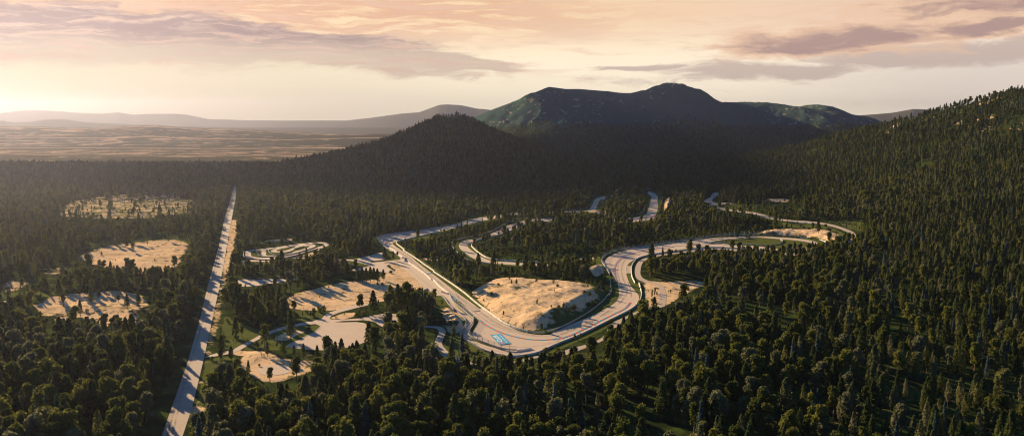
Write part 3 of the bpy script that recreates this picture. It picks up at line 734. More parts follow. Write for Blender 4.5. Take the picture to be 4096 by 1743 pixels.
KERBS = [
    ('blue and red dashed kerb stripe sweeping round the painted sign corner', G(('i2', [(402, 697), (430, 720), (470, 745), (530, 775), (600, 800), (680, 820), (770, 835), (870, 838), (1000, 825), (1100, 790), (1180, 750), (1280, 700), (1380, 650), (1460, 610), (1500, 565)])), 1.5),
    ('blue and red dashed kerb stripe curving through the tree shadows above the sand mound', G(('z6', [(372, 560), (350, 500), (335, 430), (340, 380), (365, 320), (410, 270), (480, 230), (560, 200), (700, 165), (900, 135), (1150, 105), (1350, 92)]), ('i3', [(760, 508), (850, 505), (950, 512)])), 1.6),
    ('blue and red dashed kerb stripe crossing the hairpin at the top of the long straight', G(('z15', [(420, 485), (500, 445), (600, 410), (750, 375), (870, 345), (1000, 315), (1150, 285), (1300, 250), (1450, 220), (1600, 185), (1800, 140)])), 1.8),
    ('short blue and red kerb stripe on the middle track behind the shrub infield', G(('i6', [(1380, 528), (1450, 500), (1560, 465), (1650, 440)])), 2.0),
    ('faint blue and red kerb stripe at the far bend among the trees', G(('z14', [(1940, 595), (1900, 625), (1800, 648), (1670, 662), (1400, 680), (1000, 692), (700, 690)])), 2.2),
]
for k, (lab, pts, w) in enumerate(KERBS):
    tag(strip('kerb_stripe', pts, w, ZM + .004 * k, None, dash=4.2, mats=[M_blue, M_red]), lab, 'kerb stripe', 'blue and red kerb stripes painted on the circuit')
LINES = [
    G(('z9', [(400, 20), (560, 120), (800, 280), (900, 380), (1350, 728), (1513, 850)]), ('z5', [(318, 4), (438, 94), (558, 179), (688, 274), (800, 355), (900, 425), (1000, 480), (1150, 540), (1300, 582), (1450, 598), (1566, 597)])),
    G(('z5', [(400, 162), (580, 323), (675, 410)])),
    G(('z6', [(485, 450), (480, 380), (510, 330), (560, 290), (650, 247), (780, 213), (900, 188)])),
    G(('i1', [(565, 825), (650, 782), (702, 740)])),
    G(('z15', [(840, 685), (700, 595), (640, 548), (606, 508), (636, 474), (740, 446)])),
]
for k, p in enumerate(LINES):
    tag(strip('edge_line_markings', p, .42, ZM + .03 + .004 * k, M_white), kind='structure')
SEAMS = [G(('z8', [(770, 20), (900, 130), (1100, 290), (1300, 440), (1400, 520)])), G(('z5', [(470, 205), (560, 195)])), G(('z5', [(590, 300), (690, 292)])),
         G(('i2', [(860, 935), (1000, 830), (1150, 760)])), G(('z6', [(545, 740), (530, 640), (500, 560)]))]
for k, p in enumerate(SEAMS):
    tag(strip('track_seam_markings', p, .25, ZM + .06 + .004 * k, M_seam), kind='structure')
patch = sheet('resurfaced_track_patch', G(('z6', [(486, 356), (552, 360), (552, 450), (487, 450)])), ZM + .09, M_service); tag(patch, kind='structure')
patch = sheet('resurfaced_track_patch', G(('z5', [(470, 205), (565, 197), (690, 292), (590, 302)])), ZM + .094, M_service); tag(patch, kind='structure')
tri = sheet('painted_blue_triangle', G(('z5', [(306, 90), (400, 158), (346, 161)])), ZM + .1, M_blue)
tag(tri, 'bright blue painted triangle where the pit exit leaves the long straight', 'ground marking')
hat = []
for a in range(4):
    f = .25 + a * .17
    p0 = (306 + f * 94, 90 + f * 68); p1 = (306 + f * 40, 90 + f * 71)
    strip('hatch_line', G(('z5', [p0, p1])), .35, ZM + .104, M_deep, tri)

m, nt, out = new_mat('tyre_rubber_trace'); nb = NB(nt)
pos = nb.n('ShaderNodeNewGeometry').outputs['Position']
d1 = nb.n('ShaderNodeBsdfDiffuse'); d1.inputs[0].default_value = (.13, .11, .095, 1)
tr = nb.n('ShaderNodeBsdfTransparent'); mx = nb.n('ShaderNodeMixShader')
nt.links.new(nb.m('MULTIPLY', nb.ss(nb.noise(pos, .07, 5, .7), .32, .62), .30), mx.inputs[0])
nt.links.new(tr.outputs[0], mx.inputs[1]); nt.links.new(d1.outputs[0], mx.inputs[2]); nt.links.new(mx.outputs[0], out.inputs[0])
M_rub = m
RUB = [(G(('z15', [(1900, 120), (1500, 215), (1100, 310), (760, 400), (560, 470), (620, 560), (800, 690), (1050, 870), (1250, 1020)]), ('z8', [(1100, 120), (1300, 260), (1500, 430)]), ('z5', [(400, 130), (560, 240), (700, 340), (840, 440), (1000, 510), (1200, 570), (1450, 615)]), ('i2', [(900, 815), (1050, 770), (1200, 700), (1330, 620), (1430, 540), (1460, 470), (1430, 390), (1420, 320), (1460, 250), (1600, 200), (1750, 175)])), 2.2),
       (G(('z9', [(300, 60), (620, 260), (1000, 560), (1400, 900)]), ('z8', [(1180, 210), (1400, 390)]), ('z5', [(470, 150), (700, 300), (960, 460)])), 1.2),
       (G(('z5', [(640, 600), (900, 700), (1200, 745), (1566, 700)]), ('i2', [(1000, 800), (1200, 715), (1400, 600)])), 1.4),
       (G(('z5', [(260, 120), (350, 230), (480, 330), (570, 410), (530, 520), (500, 600), (620, 690), (850, 780), (1100, 825), (1350, 800)])), .9),
       (G(('s', [(620, 1990), (738, 1500), (800, 1300), (858, 1100), (905, 880), (930, 780)])), 1.3), (G(('s', [(580, 1990), (716, 1560), (788, 1260), (846, 1100), (893, 900), (922, 790)])), 1.0)]
for k, (p, w) in enumerate(RUB):
    for q, dx in enumerate((-w * .8, w * .8)):
        tag(strip('tyre_track_markings', [(x + dx, y) for x, y in p], w * .55, ZM + .02 + .001 * (2 * k + q), M_rub), kind='structure')

# painted sign on the track ------------------------------------------------
C_su, C_sd, C_eu, C_ed = [Vector(p) for p in G(('z13', [(835, 850), (1385, 775), (380, 368), (905, 318)]))]


def warp(u, v):          # u along the reading direction 0..1, v upward 0..1
    lo = C_sd.lerp(C_ed, u); hi = C_su.lerp(C_eu, u)
    return lo.lerp(hi, v)


ZS = ZM + .12


def quad(u0, v0, u1, v1, z, name, mat, parent, sk=0):
    c = [warp(u0, v0), warp(u1, v0), warp(u1 + sk, v1), warp(u0 + sk, v1)]
    vs = [(p.x, p.y, z) for p in c]
    n = (Vector(vs[1]) - Vector(vs[0])).cross(Vector(vs[2]) - Vector(vs[0])).z
    return mesh_obj(name, vs, [(0, 1, 2, 3) if n > 0 else (3, 2, 1, 0)], mat, parent)


def text_mesh(name, s, wf, z, mat, parent, bold=.02):
    cu = bpy.data.curves.new(name, 'FONT'); cu.body = s; cu.offset = bold
    to = bpy.data.objects.new('tmp', cu); COL.objects.link(to)
    bpy.context.view_layer.update()
    me = bpy.data.meshes.new_from_object(to.evaluated_get(bpy.context.evaluated_depsgraph_get()))
    bpy.data.objects.remove(to)
    co = np.array([v.co[:] for v in me.vertices])
    mn, mx = co.min(0), co.max(0)
    u = (co[:, 0] - mn[0]) / (mx[0] - mn[0]); v = (co[:, 1] - mn[1]) / (mx[1] - mn[1])
    for k, vert in enumerate(me.vertices):
        p = wf(u[k], v[k]); vert.co = (p.x, p.y, z)
    me.update()
    me.materials.clear(); me.materials.append(mat)
    if sum(p.normal.z for p in me.polygons) < 0: me.flip_normals()
    o = bpy.data.objects.new(name, me); COL.objects.link(o)
    if parent: o.parent = parent
    return o


sign = empty('painted_sign')
tag(sign, 'big blue painted sign reading CLUB MOTORSPORTS on the pale track corner', 'painted sign')
quad(-.008, -.013, 1.008, 1.013, ZS, 'border', M_red, sign)
quad(0, 0, 1, 1, ZS + .004, 'panel', M_blue, sign)
quad(.085, .41, .125, .93, ZS + .008, 'slash', M_red, sign, .015)
quad(.165, .41, .205, .93, ZS + .008, 'slash', M_red, sign, .015)
text_mesh('club_lettering', 'CLUB', lambda u, v: warp(.27 + .64 * u, .45 + .44 * v), ZS + .008, M_cream, sign, .018)
text_mesh('motorsports_lettering', 'MOTORSPORTS', lambda u, v: warp(.12 + .80 * u, .13 + .17 * v), ZS + .008, M_cream, sign, .004)
# start line strip
a_, b_, c_, d_ = [Vector(p) for p in (lambda s=2557 / 140: [ground(1640 + x / s, 1060 + y / s) for x, y in [(1000, 625), (1540, 585), (1580, 622), (1050, 668)]])()]
sl = empty('start_line_banner')
tag(sl, 'narrow blue painted band with pale lettering across the long straight', 'painted sign')
o = mesh_obj('panel', [(p.x, p.y, ZS + .02) for p in (d_, c_, b_, a_)], [(0, 1, 2, 3)], M_blue, sl)
wsl = lambda u, v: d_.lerp(c_, u).lerp(a_.lerp(b_, u), v)
text_mesh('lettering', 'CLUB  MOTORSPORTS', lambda u, v: wsl(.24 + .6 * u, .22 + .56 * v), ZS + .024, M_cream, sl, .02)
for f in (.13, .18):
    c4 = [wsl(f, .2), wsl(f + .03, .2), wsl(f + .04, .8), wsl(f + .01, .8)]
    mesh_obj('slash', [(p.x, p.y, ZS + .024) for p in c4], [(0, 1, 2, 3)], M_red, sl)

# ------------------------------------------------------------------ barriers
class MB:
    def __init__(s): s.v, s.f = [], []
    def hexa(s, c):
        n = len(s.v); s.v += [tuple(p) for p in c]
        s.f += [(n, n + 3, n + 2, n + 1), (n + 4, n + 5, n + 6, n + 7), (n, n + 1, n + 5, n + 4), (n + 1, n + 2, n + 6, n + 5), (n + 2, n + 3, n + 7, n + 6), (n + 3, n, n + 4, n + 7)]
    def box(s, cx, cy, cz, sx, sy, sz, rz=0):
        ca, sa = math.cos(rz), math.sin(rz)
        q = []
        for dz in (-.5, .5):
            for dx, dy in ((-.5, -.5), (.5, -.5), (.5, .5), (-.5, .5)):
                x, y = dx * sx, dy * sy
                q.append((cx + x * ca - y * sa, cy + x * sa + y * ca, cz + dz * sz))
        s.hexa(q)
    def run(s, P, w0, w1, z0, z1):
        """a wall of tapering section along a polyline"""
        n0 = len(s.v)
        for i, p in enumerate(P):
            d = (P[min(i + 1, len(P) - 1)] - P[max(i - 1, 0)]).normalized(); n = Vector((-d.y, d.x))
            for w, z in ((-w0, z0), (w0, z0), (w1, z1), (-w1, z1)):
                s.v.append((p.x + n.x * w / 2, p.y + n.y * w / 2, z))
        for i in range(len(P) - 1):
            a = n0 + 4 * i
            for k in range(4):
                s.f.append((a + k, a + (k + 1) % 4, a + 4 + (k + 1) % 4, a + 4 + k))
        s.f += [(n0 + 3, n0 + 2, n0 + 1, n0), tuple(n0 + 4 * (len(P) - 1) + k for k in range(4))]
    def build(s, name, mat, parent=None): return mesh_obj(name, s.v, s.f, mat, parent)


def spaced(P, step):
    out, acc = [], step
    for i in range(len(P) - 1):
        L = (P[i + 1] - P[i]).length
        while acc <= L:
            out.append((P[i].lerp(P[i + 1], acc / L), (P[i + 1] - P[i]).normalized())); acc += step
        acc -= L
    return out


def barrier(label, pts, kind):
    P = [Vector(p) for p in catmull(pts, 3.0)]
    L = sum((P[i + 1] - P[i]).length for i in range(len(P) - 1))
    o = P[0]
    root = empty({'wall': 'concrete_barrier', 'guard': 'guardrail_fence', 'catch': 'catch_fence', 'tyre': 'tyre_barrier'}[kind], (0, 0, 0))
    tag(root, label, {'wall': 'barrier wall', 'guard': 'guardrail', 'catch': 'catch fence', 'tyre': 'tyre barrier'}[kind], {'wall': 'pale concrete walls along the circuit', 'guard': 'steel guardrails along the circuit', 'catch': 'catch fences along the circuit', 'tyre': 'low tyre barriers around the kart track'}[kind])
    if kind == 'tyre':
        m = MB(); m.run(P, .8, .7, -.2, .75); m.build('tyre_row', M_tyre, root)
        m = MB(); m.run(P, .3, .25, .753, .88); m.build('cap_strip', M_steel, root)
        return
    if kind == 'wall':
        m = MB(); m.run(P, .8, .4, -.3, 1.05); m.build('wall', M_conc, root)
        for p, d in spaced(P, max(12.0, L / 60)):
            b = MB(); b.box(p.x, p.y, .50, .22, .82, 1.04, math.atan2(d.y, d.x)); b.build('joint_post', M_steel, root)
        return
    m = MB()
    for z in (.45, .8, 1.15): m.run(P, .25, .25, z - .15, z + .12)
    m.build('rail', M_steel, root)
    step = max(6.0, L / 90)
    top = 3.6 if kind == 'catch' else 1.6
    for p, d in spaced(P, step):
        b = MB(); b.box(p.x, p.y, top / 2 - .2, .22, .22, top + .4, math.atan2(d.y, d.x))
        if kind == 'catch':
            n = Vector((-d.y, d.x)); b.hexa([(p.x + dx, p.y + dy, top) for dx, dy in ((-.08, -.08), (.08, -.08), (.08, .08), (-.08, .08))] + [(p.x + n.x * .5 + dx, p.y + n.y * .5 + dy, top + .5) for dx, dy in ((-.06, -.06), (.06, -.06), (.06, .06), (-.06, .06))])
        b.build('post', M_steel, root)
    if kind == 'catch':
        w = MB()
        for z in np.arange(1.45, 3.7, .45): w.run(P, .05, .05, z, z + .045)
        w.build('wire_mesh', M_steel, root)


BARS = [
    ('long pale wall on the infield side of the straight, hairpin end', 'wall', G(('z15', [(905, 700), (1000, 758), (1150, 850), (1300, 950), (1500, 1090)]), ('z9', [(1160, 480), (1350, 600), (1620, 780)]))),
    ('long pale wall between the straight and the sand mound', 'wall', G(('z9', [(1580, 790), (1827, 950)]), ('z5', [(400, 0), (500, 75), (600, 160), (700, 240), (800, 310), (900, 385), (1000, 450), (1100, 495), (1200, 530), (1290, 558)]))),
    ('steel guardrail curling round the front and right foot of the sand mound', 'guard', G(('z5', [(1290, 560), (1400, 574), (1490, 570)]), ('i2', [(900, 778), (960, 765), (1080, 710), (1200, 640), (1300, 560), (1350, 505)]), ('z6', [(270, 740), (295, 680), (290, 600), (280, 520)]))),
    ('pale pit wall between the straight and the wide pit lane', 'wall', G(('z9', [(610, 400), (710, 485), (880, 605), (1100, 760), (1300, 900), (1520, 1090)]), ('z8', [(1200, 250), (1330, 370), (1450, 465)]))),
    ('pale outer wall hugging the top hairpin above the hut', 'wall', G(('z15', [(290, 368), (320, 410), (355, 455), (455, 555), (600, 665), (700, 745), (800, 825), (915, 905)]))),
    ('inner guardrail along the back of the top hairpin track', 'guard', G(('z15', [(1960, 78), (1700, 128), (1400, 172), (1100, 215), (800, 250), (600, 272), (430, 305), (330, 330), (290, 365)]))),
    ('outermost guardrail against the trees behind the top hairpin', 'guard', G(('z15', [(2190, 5), (1960, 58), (1500, 138), (1100, 188), (700, 238), (480, 268), (300, 303), (208, 335), (212, 392), (275, 480), (365, 572), (478, 662), (590, 742)]))),
    ('pale wall round the inside of the top hairpin beside the shrub infield', 'wall', G(('z15', [(1850, 195), (1600, 250), (1400, 300), (1200, 345), (1000, 395), (850, 440), (750, 460), (720, 490), (760, 540), (860, 620), (945, 690)]))),
    ('steel guardrail on the outer edge of the pit exit road', 'guard', G(('z5', [(195, 95), (250, 150), (290, 210), (400, 310), (480, 380), (515, 430), (500, 490), (450, 560), (445, 610), (480, 650), (600, 720), (750, 800), (900, 850), (1000, 865)]))),
    ('pale wall along the outside of the big corner towards the lone paved access', 'wall', G(('z5', [(1000, 866), (1150, 865), (1300, 845), (1410, 820)]), ('i2', [(900, 900), (1000, 857), (1100, 818), (1200, 772), (1300, 722), (1400, 672), (1500, 620), (1550, 580)]), ('z6', [(600, 850), (655, 790), (676, 710), (665, 640), (645, 575)]))),
    ('tall catch fence between the pit exit road and the painted sign', 'catch', G(('z5', [(303, 92), (345, 175), (450, 270), (560, 360), (605, 395), (612, 430), (570, 500), (541, 555), (547, 600), (620, 650), (750, 705), (900, 757), (1050, 790), (1150, 795)]))),
    ('short pale wall end below the painted sign', 'wall', G(('z5', [(1152, 795), (1240, 785), (1330, 765)]))),
    ('long catch fence behind the shadowed bend and upper right track', 'catch', G(('z6', [(278, 480), (240, 400), (185, 320), (178, 290), (200, 250), (260, 210), (330, 180), (450, 150), (640, 130), (800, 105), (1000, 75), (1200, 45), (1409, 20)]), ('i3', [(750, 462), (900, 444), (1100, 438), (1300, 443), (1450, 455)]))),
    ('pale wall at the foot of the sandy cliff bank', 'wall', G(('z16', [(1500, 302), (1700, 322), (1850, 350), (1960, 385)]))),
    ('pale wall inside the shadowed bend beside the service road', 'wall', G(('z6', [(595, 572), (560, 500), (550, 430), (555, 360), (590, 300), (650, 255), (780, 220), (900, 203), (1080, 178), (1370, 143)]), ('z16', [(0, 478), (300, 490), (600, 503), (800, 520)]))),
    ('steel guardrail round the grass island of the right hairpin', 'guard', G(('z16', [(0, 385), (300, 407), (600, 430), (830, 442), (1000, 440), (1100, 425), (1190, 392), (1202, 365), (1160, 347), (1120, 342)]))),
    ('dark guardrail outside the middle track bend above the shrub infield', 'guard', G(('i6', [(1870, 406), (1700, 404), (1600, 415), (1500, 445), (1400, 490), (1350, 520), (1200, 570), (1050, 600), (980, 620), (955, 650), (970, 690), (1020, 740), (1080, 790), (1160, 812), (1240, 826), (1350, 840)]))),
    ('pale wall inside the middle track bend', 'wall', G(('i6', [(1530, 514), (1400, 562), (1250, 600), (1165, 630), (1138, 660), (1160, 690), (1220, 740), (1290, 778), (1380, 798), (1600, 808), (1790, 818)]))),
    ('steel guardrail left of the farthest left loop', 'guard', G(('z14', [(80, 500), (400, 505), (580, 495), (645, 482), (700, 390), (815, 235), (900, 210), (1110, 185)]))),
    ('short pale wall inside the farthest left loop', 'wall', G(('z14', [(1075, 284), (990, 312), (960, 335), (967, 375), (1035, 460)]))),
    ('pale wall at the top of the farthest right loop', 'wall', G(('z14', [(1575, 132), (1660, 125), (1830, 120), (2000, 142), (2050, 157)]))),
    ('steel guardrail right of the farthest right loop', 'guard', G(('z14', [(1990, 192), (2065, 262), (2050, 400), (2010, 600)]))),
    ('steel guardrail left of the farthest right loop', 'guard', G(('z14', [(1790, 240), (1780, 300), (1750, 420), (1720, 530), (1650, 575), (1500, 605), (1150, 650), (940, 657), (600, 660), (0, 660)]))),
    ('low concrete wall on the sand near the pit lane apron', 'wall', G(('z8', [(885, 425), (940, 418), (1000, 415)]))),
    ('stub of concrete wall at the sloping edge of the pit lane apron', 'wall', G(('z8', [(1068, 420), (1100, 405), (1125, 382)]))),
    ('steel guardrail on the pit exit gate side', 'guard', G(('z8', [(1185, 442), (1222, 430)]))),
    ('tyre barrier round the left end of the kart track', 'tyre', G(('z7', [(245, 215), (238, 250), (248, 285), (300, 303), (400, 316), (560, 324), (740, 312), (900, 287), (960, 272)]))),
    ('tyre barrier between the kart straight and its infield', 'tyre', G(('z7', [(480, 283), (580, 283), (750, 270), (900, 240), (1000, 211), (1160, 160), (1170, 140)]))),
    ('tyre barrier curling inside the large kart loop', 'tyre', G(('z7', [(565, 190), (562, 215), (590, 240), (650, 258), (760, 245), (860, 220)]))),
    ('tyre barrier inside the left kart grass patch', 'tyre', G(('z7', [(405, 203), (418, 235), (435, 262), (480, 280)]))),
    ('tyre barrier in the uppermost kart grass strip', 'tyre', G(('z7', [(900, 188), (950, 172), (1010, 150)]))),
    ('tyre barrier in front of the kart start straight', 'tyre', G(('z7', [(760, 300), (900, 268), (1080, 215), (1200, 180)]))),
]
for lab, kind, pts in BARS: barrier(lab, pts, kind)

# row of small blocks closing the pit lane, and stone slabs by the upper road
p0, p1 = [Vector(p) for p in G(('z8', [(1335, 430), (1430, 460)]))]
for k in range(9):
    p = p0.lerp(p1, k / 8)
    m = MB(); m.box(p.x, p.y, .62, .9, .7, .9, .3); m.box(p.x, p.y, 1.1, .6, .4, .2, .3)
    o = m.build('barrier_block', M_white); tag(o, 'small white plastic block in the row closing the pit lane', 'barrier block', 'small white plastic block in the row closing the pit lane')
for k in range(11):
    x = 1350 + k * 40
    p = Vector(G(('z16', [(x, 36 + k * 3.2)]))[0])
    m = MB(); m.box(p.x, p.y, .6, 3.2, 1.4, .8, .1 * (k % 3)); m.box(p.x, p.y, 1.05, 2.6, 1.0, .12, .1 * (k % 3))
    tag(m.build('stone_block', M_conc), 'pale stone block in the row beside the upper right service road', 'stone block', 'pale stone block in the row beside the upper right service road')
# pit hut
hp = Vector(G(('z9', [(563, 405)]))[0])
hut = empty('timing_hut', (hp.x, hp.y, ZP + .08), .45)
tag(hut, 'small timing hut with dark flat roof on the pit wall', 'hut')
m = MB(); m.box(0, 0, .55, 3.0, 2.4, 1.1); m.build('plinth', M_conc, hut)
m = MB(); m.box(0, .0, 1.85, 2.5, 2.0, 1.5); wl = m.build('wall', M_conc, hut)
m = MB(); m.box(0, -1.01, 1.95, 1.7, .06, .8); m.build('window', M_dark, wl)
m = MB(); m.box(0, 0, 2.72, 3.4, 2.8, .22); m.build('roof', M_dark, hut)
m = MB()
for k in range(4): m.box(-1.7 - .28 * k, -.3, .95 - .26 * k, .28, .9, .1)
m.box(-2.2, -.78, .9, 1.3, .06, .1); m.build('steps', M_white, hut)

# ------------------------------------------------------------------ tree meshes
def crown_geo(kind, seed, n, leaf):
    r = np.random.default_rng(seed)
    def unit(k):
        v = r.normal(size=(k, 3)); return v / np.linalg.norm(v, axis=1, keepdims=True)
    if kind == 'broadleaf_tree':
        nl = 18
        a = r.uniform(0, 2 * math.pi, nl); rr = r.uniform(.3, 1, nl) ** .6; hz = r.uniform(-1, 1, nl)
        env = np.sqrt(1 - .85 * hz ** 2) * np.where(hz < 0, 1.0, .86)
        C = np.stack([np.cos(a) * rr * env * 1.95, np.sin(a) * rr * env * 1.95, 8.8 + hz * 4.1], 1)
        R = r.uniform(.75, 1.55, nl)
        C = np.vstack([C, [[0, 0, 7.6], [0, 0, 10.2]]]); R = np.append(R, [1.9, 1.6])
        k = r.choice(len(R), n, p=R ** 2 / (R ** 2).sum())
        d = unit(n); P = C[k] + d * R[k][:, None] * r.uniform(.72, 1.08, (n, 1)) * np.array([1, 1, .85])
    elif kind == 'conifer_tree':
        h = r.uniform(0, 1, n) ** .85
        tier = .80 + .34 * (np.abs(np.sin(h * 17 + seed)))
        rad = (2.45 * (1 - h) ** .62 + .12) * tier * np.where(h < .12, .55 + h * 3.7, 1)
        lob = 1 + .22 * np.sin(5 * (a := r.uniform(0, 2 * math.pi, n)) + h * 9 + seed)
        q = rad * lob * r.uniform(.62, 1.04, n)
        P = np.stack([np.cos(a) * q, np.sin(a) * q, 2.6 + h * 11.6], 1); d = np.stack([np.cos(a), np.sin(a), np.full(n, .45)], 1)
    elif kind == 'slender_tree':
        h = r.uniform(0, 1, n)
        a = r.uniform(0, 2 * math.pi, n)
        rad = 1.28 * np.sin(np.pi * np.clip(h * .93 + .05, 0, 1) ** .75) ** .8 * (1 + .25 * np.sin(h * 13 + 3 * a + seed)) + .05
        q = rad * r.uniform(.55, 1.05, n)
        P = np.stack([np.cos(a) * q, np.sin(a) * q, 3.0 + h * 10.6], 1); d = np.stack([np.cos(a), np.sin(a), np.full(n, .3)], 1)
    elif kind == 'blue_spruce_tree':
        h = r.uniform(0, 1, n) ** .9
        tier = 1 - .45 * ((h * 9 + seed * .3) % 1)
        a = r.uniform(0, 2 * math.pi, n)
        rad = (2.15 * (1 - h) ** .9 + .1) * tier * (1 + .2 * np.sin(7 * a + np.floor(h * 9) * 2))
        q = rad * r.uniform(.6, 1.05, n)
        P = np.stack([np.cos(a) * q, np.sin(a) * q, 1.3 + h * 12.4 - q * .18], 1); d = np.stack([np.cos(a), np.sin(a), np.full(n, .2)], 1)
    else:
        C = np.array([[0, 0, .9], [.5, .2, 1.1], [-.45, .3, .8], [.1, -.5, 1.0], [-.1, .1, 1.5]]) + r.normal(size=(5, 3)) * .12
        R = np.array([.85, .6, .6, .6, .5]); k = r.choice(5, n, p=R ** 2 / (R ** 2).sum())
        d = unit(n); P = C[k] + d * R[k][:, None] * r.uniform(.75, 1.05, (n, 1)); P[:, 2] = np.maximum(P[:, 2], .05)
        if seed % 2: P = P * np.array([.62, .62, 1.6])
    d = d / np.linalg.norm(d, axis=1, keepdims=True)
    nrm = d * .9 + r.normal(size=(n, 3)) * .55; nrm /= np.linalg.norm(nrm, axis=1, keepdims=True)
    t1 = np.cross(nrm, r.normal(size=(n, 3))); t1 /= np.linalg.norm(t1, axis=1, keepdims=True); t2 = np.cross(nrm, t1)
    s = leaf * r.uniform(.6, 1.25, (n, 1))
    V = np.stack([P - t1 * s * .55 - t2 * s * .35, P + t1 * s * .55 - t2 * s * .30, P + t2 * s * .62 + t1 * s * .15, P - t1 * s * .35 + t2 * s * .35], 1).reshape(-1, 3)
    Fq = np.arange(4 * n).reshape(n, 4)
    return V, Fq


def trunk_geo(kind, seed, sides=6):
    r = random.Random(seed)
    vs, fs = [], []
    def limb(p, q, r0, r1, sd=sides):
        p, q = Vector(p), Vector(q); ax = (q - p).normalized()
        a = ax.cross(Vector((0, 1, .3))).normalized(); b = ax.cross(a); n = len(vs)
        for c, rad in ((p, r0), (q, r1)):
            for k in range(sd):
                w = 2 * math.pi * k / sd; vs.append(tuple(c + (a * math.cos(w) + b * math.sin(w)) * rad))
        for k in range(sd): fs.append((n + k, n + (k + 1) % sd, n + sd + (k + 1) % sd, n + sd + k))
    if kind == 'shrub':
        for k in range(3): limb((0, 0, -.3), (r.uniform(-.4, .4), r.uniform(-.4, .4), 1.0), .07, .03, 4)
    else:
        top = {'broadleaf_tree': 11.0, 'conifer_tree': 12.5, 'slender_tree': 12, 'blue_spruce_tree': 12.5}[kind]
        rb = {'broadleaf_tree': .30, 'conifer_tree': .30, 'slender_tree': .18, 'blue_spruce_tree': .24}[kind]
        lean = (r.uniform(-.3, .3), r.uniform(-.3, .3))
        limb((0, 0, -1.2), (0, 0, 1.2), rb * 1.35, rb)
        limb((0, 0, 1.2), (lean[0], lean[1], top * .55), rb, rb * .65)
        limb((lean[0], lean[1], top * .55), (lean[0] * 1.5, lean[1] * 1.5, top), rb * .65, .05)
        if kind == 'broadleaf_tree':
            for k in range(5):
                w = k * 1.3 + r.random(); z = 4.2 + k * .8
                limb((lean[0] * z / 6, lean[1] * z / 6, z), (math.cos(w) * 2, math.sin(w) * 2, z + 2.2), .13, .04, 4)
    return np.array(vs), fs


def to_mesh(name, V, Fq, mats, mi=None):
    me = bpy.data.meshes.new(name)
    me.from_pydata(V.tolist() if hasattr(V, 'tolist') else V, [], Fq.tolist() if hasattr(Fq, 'tolist') else Fq)
    for m in mats: me.materials.append(m)
    if mi is not None: me.polygons.foreach_set('material_index', mi)
    return me


KINDS = ['broadleaf_tree', 'conifer_tree', 'slender_tree', 'blue_spruce_tree', 'shrub']
NV = 4
DET = {'broadleaf_tree': (1500, .62), 'conifer_tree': (1300, .62), 'slender_tree': (700, .50), 'blue_spruce_tree': (1100, .55), 'shrub': (160, .34)}
PROTO, LODM = {}, {}
for ki, kd in enumerate(KINDS):
    PROTO[kd] = []; LODM[kd] = []
    n, lf = DET[kd]
    for v in range(NV):
        V, Fq = crown_geo(kd, 10 * ki + v + 1, n, lf)
        TV, TF = trunk_geo(kd, 10 * ki + v)
        PROTO[kd].append((to_mesh('crown', V, Fq, [LEAF[kd]]), to_mesh('trunk', TV, TF, [M_bark])))
    for lod, (nn, ll) in enumerate(((max(90, int(n * .5)), lf * 1.3), (max(40, int(n * .13)), lf * 2.3))):
        for v in range(3):
            V, Fq = crown_geo(kd, 10 * ki + v + 1, nn, ll)
            TV, TF = trunk_geo(kd, 10 * ki + v, 4)
            TF = [tuple(i + len(V) for i in f) for f in TF]
            me = to_mesh(kd + '_copy', np.vstack([V, TV]), Fq.tolist() + TF, [LEAF[kd], M_bark], [0] * len(Fq) + [1] * len(TF))
            LODM[kd].append(me)

# ------------------------------------------------------------------ planting
def jitter(y0, y1, area, tmax, t0=None):
    s = math.sqrt(area)
    ys = np.arange(y0, y1, s)
    out = []
    for y in ys:
        xs = np.arange(-tmax * y - 20, tmax * y + 20, s)
        out.append(np.stack([xs + RNG.uniform(-.48, .48, len(xs)) * s, y + RNG.uniform(-.48, .48, len(xs)) * s], 1))
    P = np.vstack(out)
    return P[:, 0], P[:, 1]


BX, BY, BK, BS = [], [], [], []


